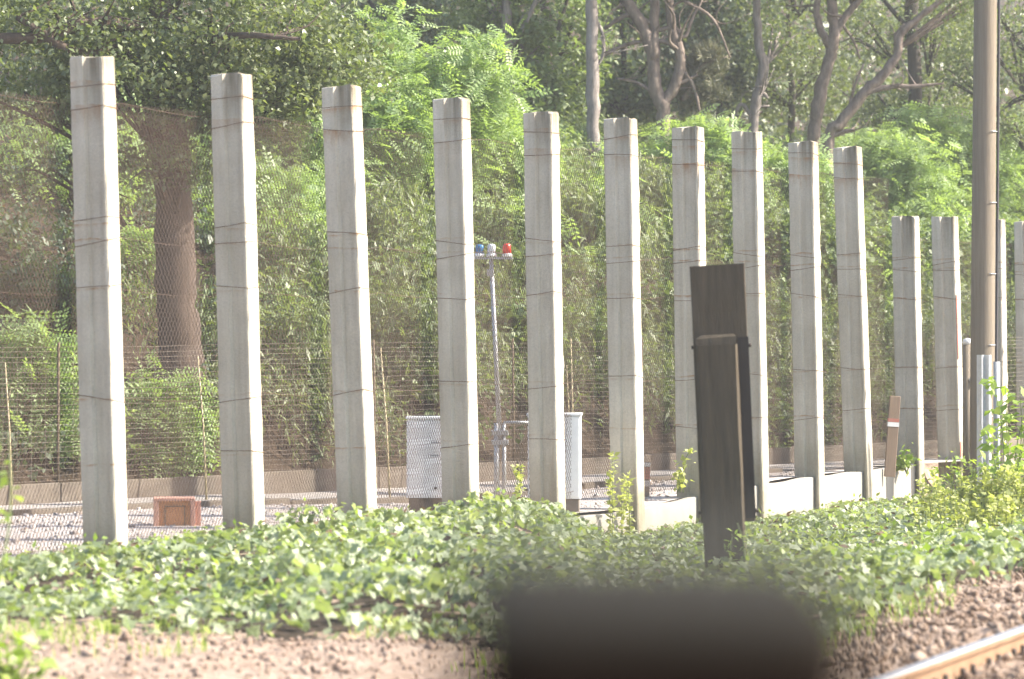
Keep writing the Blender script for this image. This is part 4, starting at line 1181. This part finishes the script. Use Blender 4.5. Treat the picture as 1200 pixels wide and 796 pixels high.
def front_edge(x, y):
    px = 600 + FPX * x / y
    return np.interp(px, FRX, FRY) + 1.6 * (vnoise(x, y, 1.6, 7) - 0.5) + 0.8 * (vnoise(x, y, 5.0, 3) - 0.5)
r = np.random.default_rng(51)
n = 22000
y = r.uniform(17.0, 30.5, n); x = r.uniform(-0.1, 5.0, n)
keep = (x > rail_x(y) - 2.6) & (x < rail_x(y) + 1.0) & (y < front_edge(x, y) + 0.6) & (np.abs((x - rail_x(y)) * rd_.y) > 0.085) & (600 + FPX * x / y < 1330)
x, y = x[keep], y[keep]
sh = 1 - sstep((rail_x(y) - x) * rd_.y, 0.25, 1.6)
stones('ballast', 'brown crushed stone ballast beside the rail', x, y, ground_z(x, y) + 0.02 + 0.0 * sh + r.uniform(-0.01, 0.02, len(x)), 0.0115 * np.exp(r.normal(0, 0.5, len(x))), M['stone_brown'], r)
n = 9000
y = r.uniform(17.5, 25.5, n); x = r.uniform(-3.9, 1.6, n)
keep = (y < front_edge(x, y) + 0.8) & (x < rail_x(y) - 1.5) & (vnoise(x, y, 1.4, 9) + 0.5 * r.random(n) > 0.62)
x, y = x[keep], y[keep]
stones('earth_clods', 'pale brown clods and small stones on the bare trackside earth', x, y, ground_z(x, y) + r.uniform(-0.006, 0.012, len(x)), 0.011 * np.exp(r.normal(0, 0.5, len(x))), M['clod'], r, cat='earth')
n = 7000
s = r.uniform(-5, 17.5, n); u = -0.15 - r.random(n) * 5.5
x, y = from_su(s, u)
keep = ft(x, y)[1] < -1.45
x, y = x[keep], y[keep]
stones('yard_gravel', 'pale loose gravel scattered over the yard behind the pillars', x, y, yard_z(x, y) + 0.004, 0.011 * np.exp(r.normal(0, 0.5, len(x))), M['stone_pale'], r)

# ------------------------------------------------------------------ ivy
r = np.random.default_rng(61)
n = 105000
y = r.uniform(20, 52, n) ; x = r.uniform(-6.2, 9.5, n)
px = 600 + FPX * x / y
s_, u_ = su(x, y)
edge = front_edge(x, y)
dens = np.clip((y - edge) / 1.4, 0, 1)
keep = (u_ > 0.13) & (r.random(n) < 0.08 + 0.92 * dens) & (y > edge - 0.5) & (px > -120) & (px < 1330) & (s_ > -7)
keep &= ~((px > 1040) & (u_ < 1.2) & (r.random(n) < 0.6))
x, y, u_, s_, px, dens = x[keep], y[keep], u_[keep], s_[keep], px[keep], dens[keep]
hmap = (0.05 + 0.38 * vnoise(x, y, 1.1, 12) ** 1.8 + 0.30 * vnoise(x, y, 2.6, 13) ** 2 + 0.10 * vnoise(x, y, 5.5, 23)) * (0.55 + 0.10 * np.exp(-((px - 560) / 190.0) ** 2)) * (0.25 + 0.75 * dens)
hmap *= (1 - 0.6 * sstep(s_ + 2.3 * u_, S6 - 1.6, S6 - 0.2) * (1 - sstep(u_, 4.0, 8.0)))
hmap *= np.where(px < 330, 0.75, 1.0) * (0.35 + 0.65 * sstep(u_, 0.1, 1.4))
hmap += 0.13 * np.exp(-(((x - 1.63) / 0.45) ** 2 + ((y - 28.7) / 0.7) ** 2))
z = ground_z(x, y) + 0.01 + hmap * (0.45 + 0.55 * r.random(len(x)) ** 0.4) + 0.03 * r.random(len(x))
P = np.stack([x, y, z], 1)
# leaves turn towards the light but with a wide spread
tv = scatter('ivy', P, 'ivy', M['ivy'], r, pitch=-0.55, spread=0.5, size=1.0)
o = link('ivy', tv); tag(o, 'thick carpet of glossy green ivy between the track and the pillars', 'ivy', kind='stuff')
m_ = r.random(len(x)) < 0.05
tag(link('creeping_weeds', scatter('creeping_weeds', P[m_] + np.array([0, 0, 0.05]), 'fresh', M['fresh'], r, pitch=0.5, spread=0.6, size=0.55)), 'small yellow green weeds mixed into the ivy carpet', 'weeds', kind='stuff')
m_ = r.random(len(x)) < 0.02
tag(link('dead_leaves', scatter('dead_leaves', P[m_] + np.array([0, 0, 0.02]), 'fresh', M['dry'], r, pitch=0.0, spread=0.5, size=0.7)), 'scattered dead brown leaves caught in the ivy', 'leaves', kind='stuff')
gx_ = np.arange(-6.0, 9.6, 0.2); gy_ = np.arange(19.6, 53, 0.25)
GX, GY = np.meshgrid(gx_, gy_); nx_ = len(gx_)
ii = (np.arange(len(gy_) - 1)[:, None] * nx_ + np.arange(nx_ - 1)[None, :]).ravel()
qx, qy = GX.ravel()[ii] + 0.1, GY.ravel()[ii] + 0.12
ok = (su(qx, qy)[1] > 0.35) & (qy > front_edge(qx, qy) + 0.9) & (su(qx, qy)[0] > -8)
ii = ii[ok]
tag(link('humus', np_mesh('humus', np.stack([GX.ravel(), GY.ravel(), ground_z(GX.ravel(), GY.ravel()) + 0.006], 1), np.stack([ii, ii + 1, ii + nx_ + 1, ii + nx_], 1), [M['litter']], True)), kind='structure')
# grassy tips at the ivy edge
def blades(name, label, x, y, z, h, wdt, mat, r, cat='grass', lean=0.35):
    n = len(x); a = r.random(n) * 6.28; l = r.normal(0, lean, n)
    dx, dy = np.cos(a), np.sin(a)
    V = np.zeros((n, 5, 3)); b = np.stack([x, y, z], 1); side = np.stack([-dy, dx, 0 * dx], 1)
    up = np.stack([dx * np.sin(l), dy * np.sin(l), np.cos(l)], 1) * h[:, None]
    bend = np.stack([dx * l, dy * l, -0.2 * np.abs(l)], 1) * h[:, None] * 0.4
    V[:, 0] = b - side * wdt; V[:, 1] = b + side * wdt
    V[:, 2] = b + up * 0.55 + side * wdt * 0.8; V[:, 3] = b + up * 0.55 - side * wdt * 0.8; V[:, 4] = b + up + bend
    k = np.arange(n) * 5
    F = np.concatenate([np.stack([k, k + 1, k + 2], 1), np.stack([k, k + 2, k + 3], 1), np.stack([k + 3, k + 2, k + 4], 1)])
    o = link(name, np_mesh(name, V.reshape(-1, 3), F, [mat])); tag(o, label, cat, kind='stuff')
n = 26000
y = r.uniform(19, 30, n); x = r.uniform(-4.5, 5.0, n); px = 600 + FPX * x / y
e = front_edge(x, y)
keep = (np.abs(y - e + 0.1) < 1.3 * r.random(n) + 0.2) & (vnoise(x, y, 1.2, 15) > np.where((px > 900) & (px < 1120), 0.25, 0.58)) & (px > -100) & (px < 1300)
x, y = x[keep], y[keep]
blades('grass', 'short yellow green grass along the edge of the ivy', x, y, ground_z(x, y), r.uniform(0.05, 0.16, len(x)), 0.004, M['fresh'], r)
n = 1500
x = r.uniform(4.2, 9.5, n); y = r.uniform(40, 53, n); s_, u_ = su(x, y)
keep = (u_ > 0.3) & (u_ < 3.0) & (600 + FPX * x / y > 1085)
x, y = x[keep], y[keep]
blades('grass', 'thin dry grass on the ground past the wall end', x, y, ground_z(x, y), r.uniform(0.1, 0.35, len(x)), 0.005, M['weed'], r)

# ------------------------------------------------------------------ plants in the foreground and by the wall
def spire_plant(label, px, py_top, Y, n_stem, spread, seed, mat='weed', h=None, name='goldenrod', cat='weed', group=None, leaf='small', size=1.0):
    r = np.random.default_rng(seed)
    c = at(px, 560, Y); s_, u_ = su(c.x, c.y)
    gz = float(ground_z(c.x, c.y)) if u_ > 0 else float(yard_z(c.x, c.y))
    H = at(px, py_top, Y).z - gz
    o = empty(name, (c.x, c.y, gz)); tag(o, label, cat, group)
    mb = MB(); P = []
    for k in range(n_stem):
        b = r.normal(0, spread, 2) * 0.8; hh = H * r.uniform(0.7, 1.0); ln = r.normal(0, 0.06, 2) * H + b * 0.15
        pts = smooth_path([(b[0], b[1], -0.03, 0.005), (b[0] + ln[0] * .4, b[1] + ln[1] * .4, hh * .5, 0.004), (b[0] + ln[0], b[1] + ln[1], hh, 0.002)], 4)
        mb.tube(pts[:, :3], pts[:, 3], 5)
        m = int(hh * 110); q = r.random(m) ** 0.8
        idx = q * (len(pts) - 1); i0 = np.floor(idx).astype(int).clip(0, len(pts) - 2); f = (idx - i0)[:, None]
        P.append(pts[i0, :3] * (1 - f) + pts[i0 + 1, :3] * f + r.normal(0, 0.012, (m, 3)))
    mb.build('stems', M['greenstem'], o)['kind'] = 'stuff'
    link('leaves', scatter('leaves', np.concatenate(P), leaf, M[mat], r, pitch=0.35, spread=0.4, size=size), o)
    return o
GL = ['yellow green goldenrod clump nearest the wall end', 'pale feathery goldenrod clump below the leafy saplings', 'tall pale goldenrod clump at the edge of the photo', 'low goldenrod clump in front of the others at the ivy edge']
for i, (px, pt, Y, n_, sp) in enumerate(((1110, 560, 41, 20, 0.20), (1148, 548, 39, 26, 0.22), (1188, 545, 38, 30, 0.22), (1165, 578, 36, 22, 0.26))):
    spire_plant(GL[i], px, pt, Y, n_, sp, 300 + i, group='goldenrod clumps by the wall end', size=1.1)
for i, (px, pt, Y, lab) in enumerate(((713, 530, 39.8, 'upright pale weed just before the sixth pillar'), (741, 545, 40.6, 'thin weed in front of the sixth pillar'), (727, 562, 40.2, 'low weed at the foot of the sixth pillar'),
                                 (607, 545, 38.0, 'weed standing between the lamp mast and fifth pillar'), (575, 575, 37.2, 'low weed beside the fourth pillar foot'))):
    spire_plant(lab, px, pt, Y, 2, 0.02, 320 + i, name='tall_weed', group='weeds at the pillar feet', size=1.1)

def sapling(label, name, base, tops, seed, kind='fresh', mat='fresh', size=1.0, per=26, cat='sapling', z0=None):
    """base (px, Y); tops: rows of (px, py, depth offset)"""
    r = np.random.default_rng(seed)
    bY_ = base[1]; b = at(base[0], 600, bY_); s_, u_ = su(b.x, b.y)
    gz = (float(ground_z(b.x, b.y)) if u_ > 0 else float(yard_z(b.x, b.y))) if z0 is None else z0
    o = empty(name, (b.x, b.y, gz)); tag(o, label, cat)
    org = Vector((b.x, b.y, gz)); mb = MB(); P = []
    for (px, py, dy) in tops:
        t = at(px, py, bY_ + dy) - org
        s0 = np.array([r.normal(0, .02), r.normal(0, .02), -0.03]); mid = np.array(t) * 0.5 + np.array([r.normal(0, .04), r.normal(0, .04), 0.12 * t.z])
        pts = smooth_path([(*s0, 0.009), (*mid, 0.006), (*t, 0.002)], 6)
        mb.tube(pts[:, :3], pts[:, 3], 5)
        m = per; q = 0.25 + 0.75 * r.random(m)
        i0 = (q * (len(pts) - 1)).astype(int).clip(0, len(pts) - 1)
        P.append(pts[i0, :3] + r.normal(0, 0.035, (m, 3)))
    mb.build('stems', M['greenstem'], o)['kind'] = 'stuff'
    link('leaves', scatter('leaves', np.concatenate(P), kind, M[mat], r, pitch=-0.2, spread=0.5, size=size), o)
    return o
sapling('bright leafy sapling in front of the short pillars at the photo edge', 'maple_sapling', (1180, 39), [(1160, 435, 0), (1178, 440, .3), (1195, 455, 0), (1150, 500, -.3), (1205, 480, 0), (1170, 490, .4), (1190, 520, -.3), (1215, 450, 0), (1145, 535, -.4), (1165, 540, 0), (1200, 530, .5), (1180, 470, .2)], 401, per=30, size=1.05)
sapling('yellowing leafy sprout at the foot of the second short pillar', 'maple_sapling', (1128, 42), [(1105, 540, 0), (1120, 525, 0.1), (1135, 530, 0), (1150, 545, -.2), (1095, 560, 0)], 402, per=20, size=0.95)
sapling('small bright seedling on the wall top before the first short pillar', 'maple_sapling', (1062, 48.8), [(1055, 528, 0), (1066, 522, 0), (1074, 535, 0), (1062, 540, .1)], 403, per=14, size=1.1, z0=-0.05)
sapling('blurred light green sapling at the near edge of the photo', 'hazel_sapling', (-30, 20.5), [(2, 500, 0), (10, 505, 0.2), (6, 540, 0), (-4, 575, 0), (-30, 480, 0), (-14, 520, .2)], 404, per=9, size=1.0)
sapling('low leafy plant in the bare earth at the bottom corner', 'hazel_sapling', (12, 20.0), [(-10, 730, 0), (20, 745, 0), (45, 765, -.1), (10, 770, 0), (-30, 740, 0), (55, 790, 0), (30, 728, .3)], 405, per=22, size=0.75, cat='plant')
sapling('leaning leafy sprig in front of the seventh pillar', 'weed_sprig', (797, 42.6), [(812, 523, 0), (804, 545, 0), (798, 560, 0)], 406, 'small', 'weed', 1.4, 26, 'sprig', 0.0)
sapling('tiny sprig growing in front of the dark board post', 'weed_sprig', (868, 28.6), [(864, 612, 0), (872, 622, 0), (858, 625, 0)], 407, 'fresh', 'fresh', 0.55, 12, 'sprig')

# ------------------------------------------------------------------ post close to the camera
nY = 1.25
c = at(779, 700, nY)
npost = empty('timber_post', (c.x, nY + 0.155, 0.40)); tag(npost, 'large blurred black-brown timber post top close to the camera', 'post')
topz = EYE - (694 - HOR) / FPX * nY - 0.40
def rsq(h, d, z, k=0.024, n=5):
    pts = []
    for cx_, cy_, a0 in ((h - k, d - k, 0), (-h + k, d - k, 90), (-h + k, -d + k, 180), (h - k, -d + k, 270)):
        for i in range(n + 1):
            q = math.radians(a0 + 90 * i / n); pts.append((cx_ + k * math.cos(q), cy_ + k * math.sin(q), z))
    return pts
mb = MB(); mb.rings([rsq(0.073, 0.155, z) for z in (0.0, topz * 0.5, topz - 0.012)], True); mb.build('shaft', M['nearpost'], npost)
mb = MB(); mb.rings([rsq(0.0735, 0.1555, topz - 0.0115), rsq(0.073, 0.155, topz - 0.007), rsq(0.068, 0.15, topz - 0.002), rsq(0.059, 0.142, topz)], True); mb.build('cap', M['nearcap'], npost)  # top slice of the post in its paler, painted-light colour

# ------------------------------------------------------------------ the hazy summer air
t = NT('haze_air')
pv = t.n('VolumePrincipled')
pv.inputs['Color'].default_value = (0.95, 0.96, 0.95, 1)
pv.inputs['Density'].default_value = 0.0008
pv.inputs['Anisotropy'].default_value = 0.2
t.t.links.new(pv.outputs[0], t.out.inputs['Volume'])
mb = MB(); mb.box(-145, 145, -65, 205, -3.0, 20.0)
tag(mb.build('haze', t.m), 'thin summer haze hanging in the air', 'haze', kind='stuff')
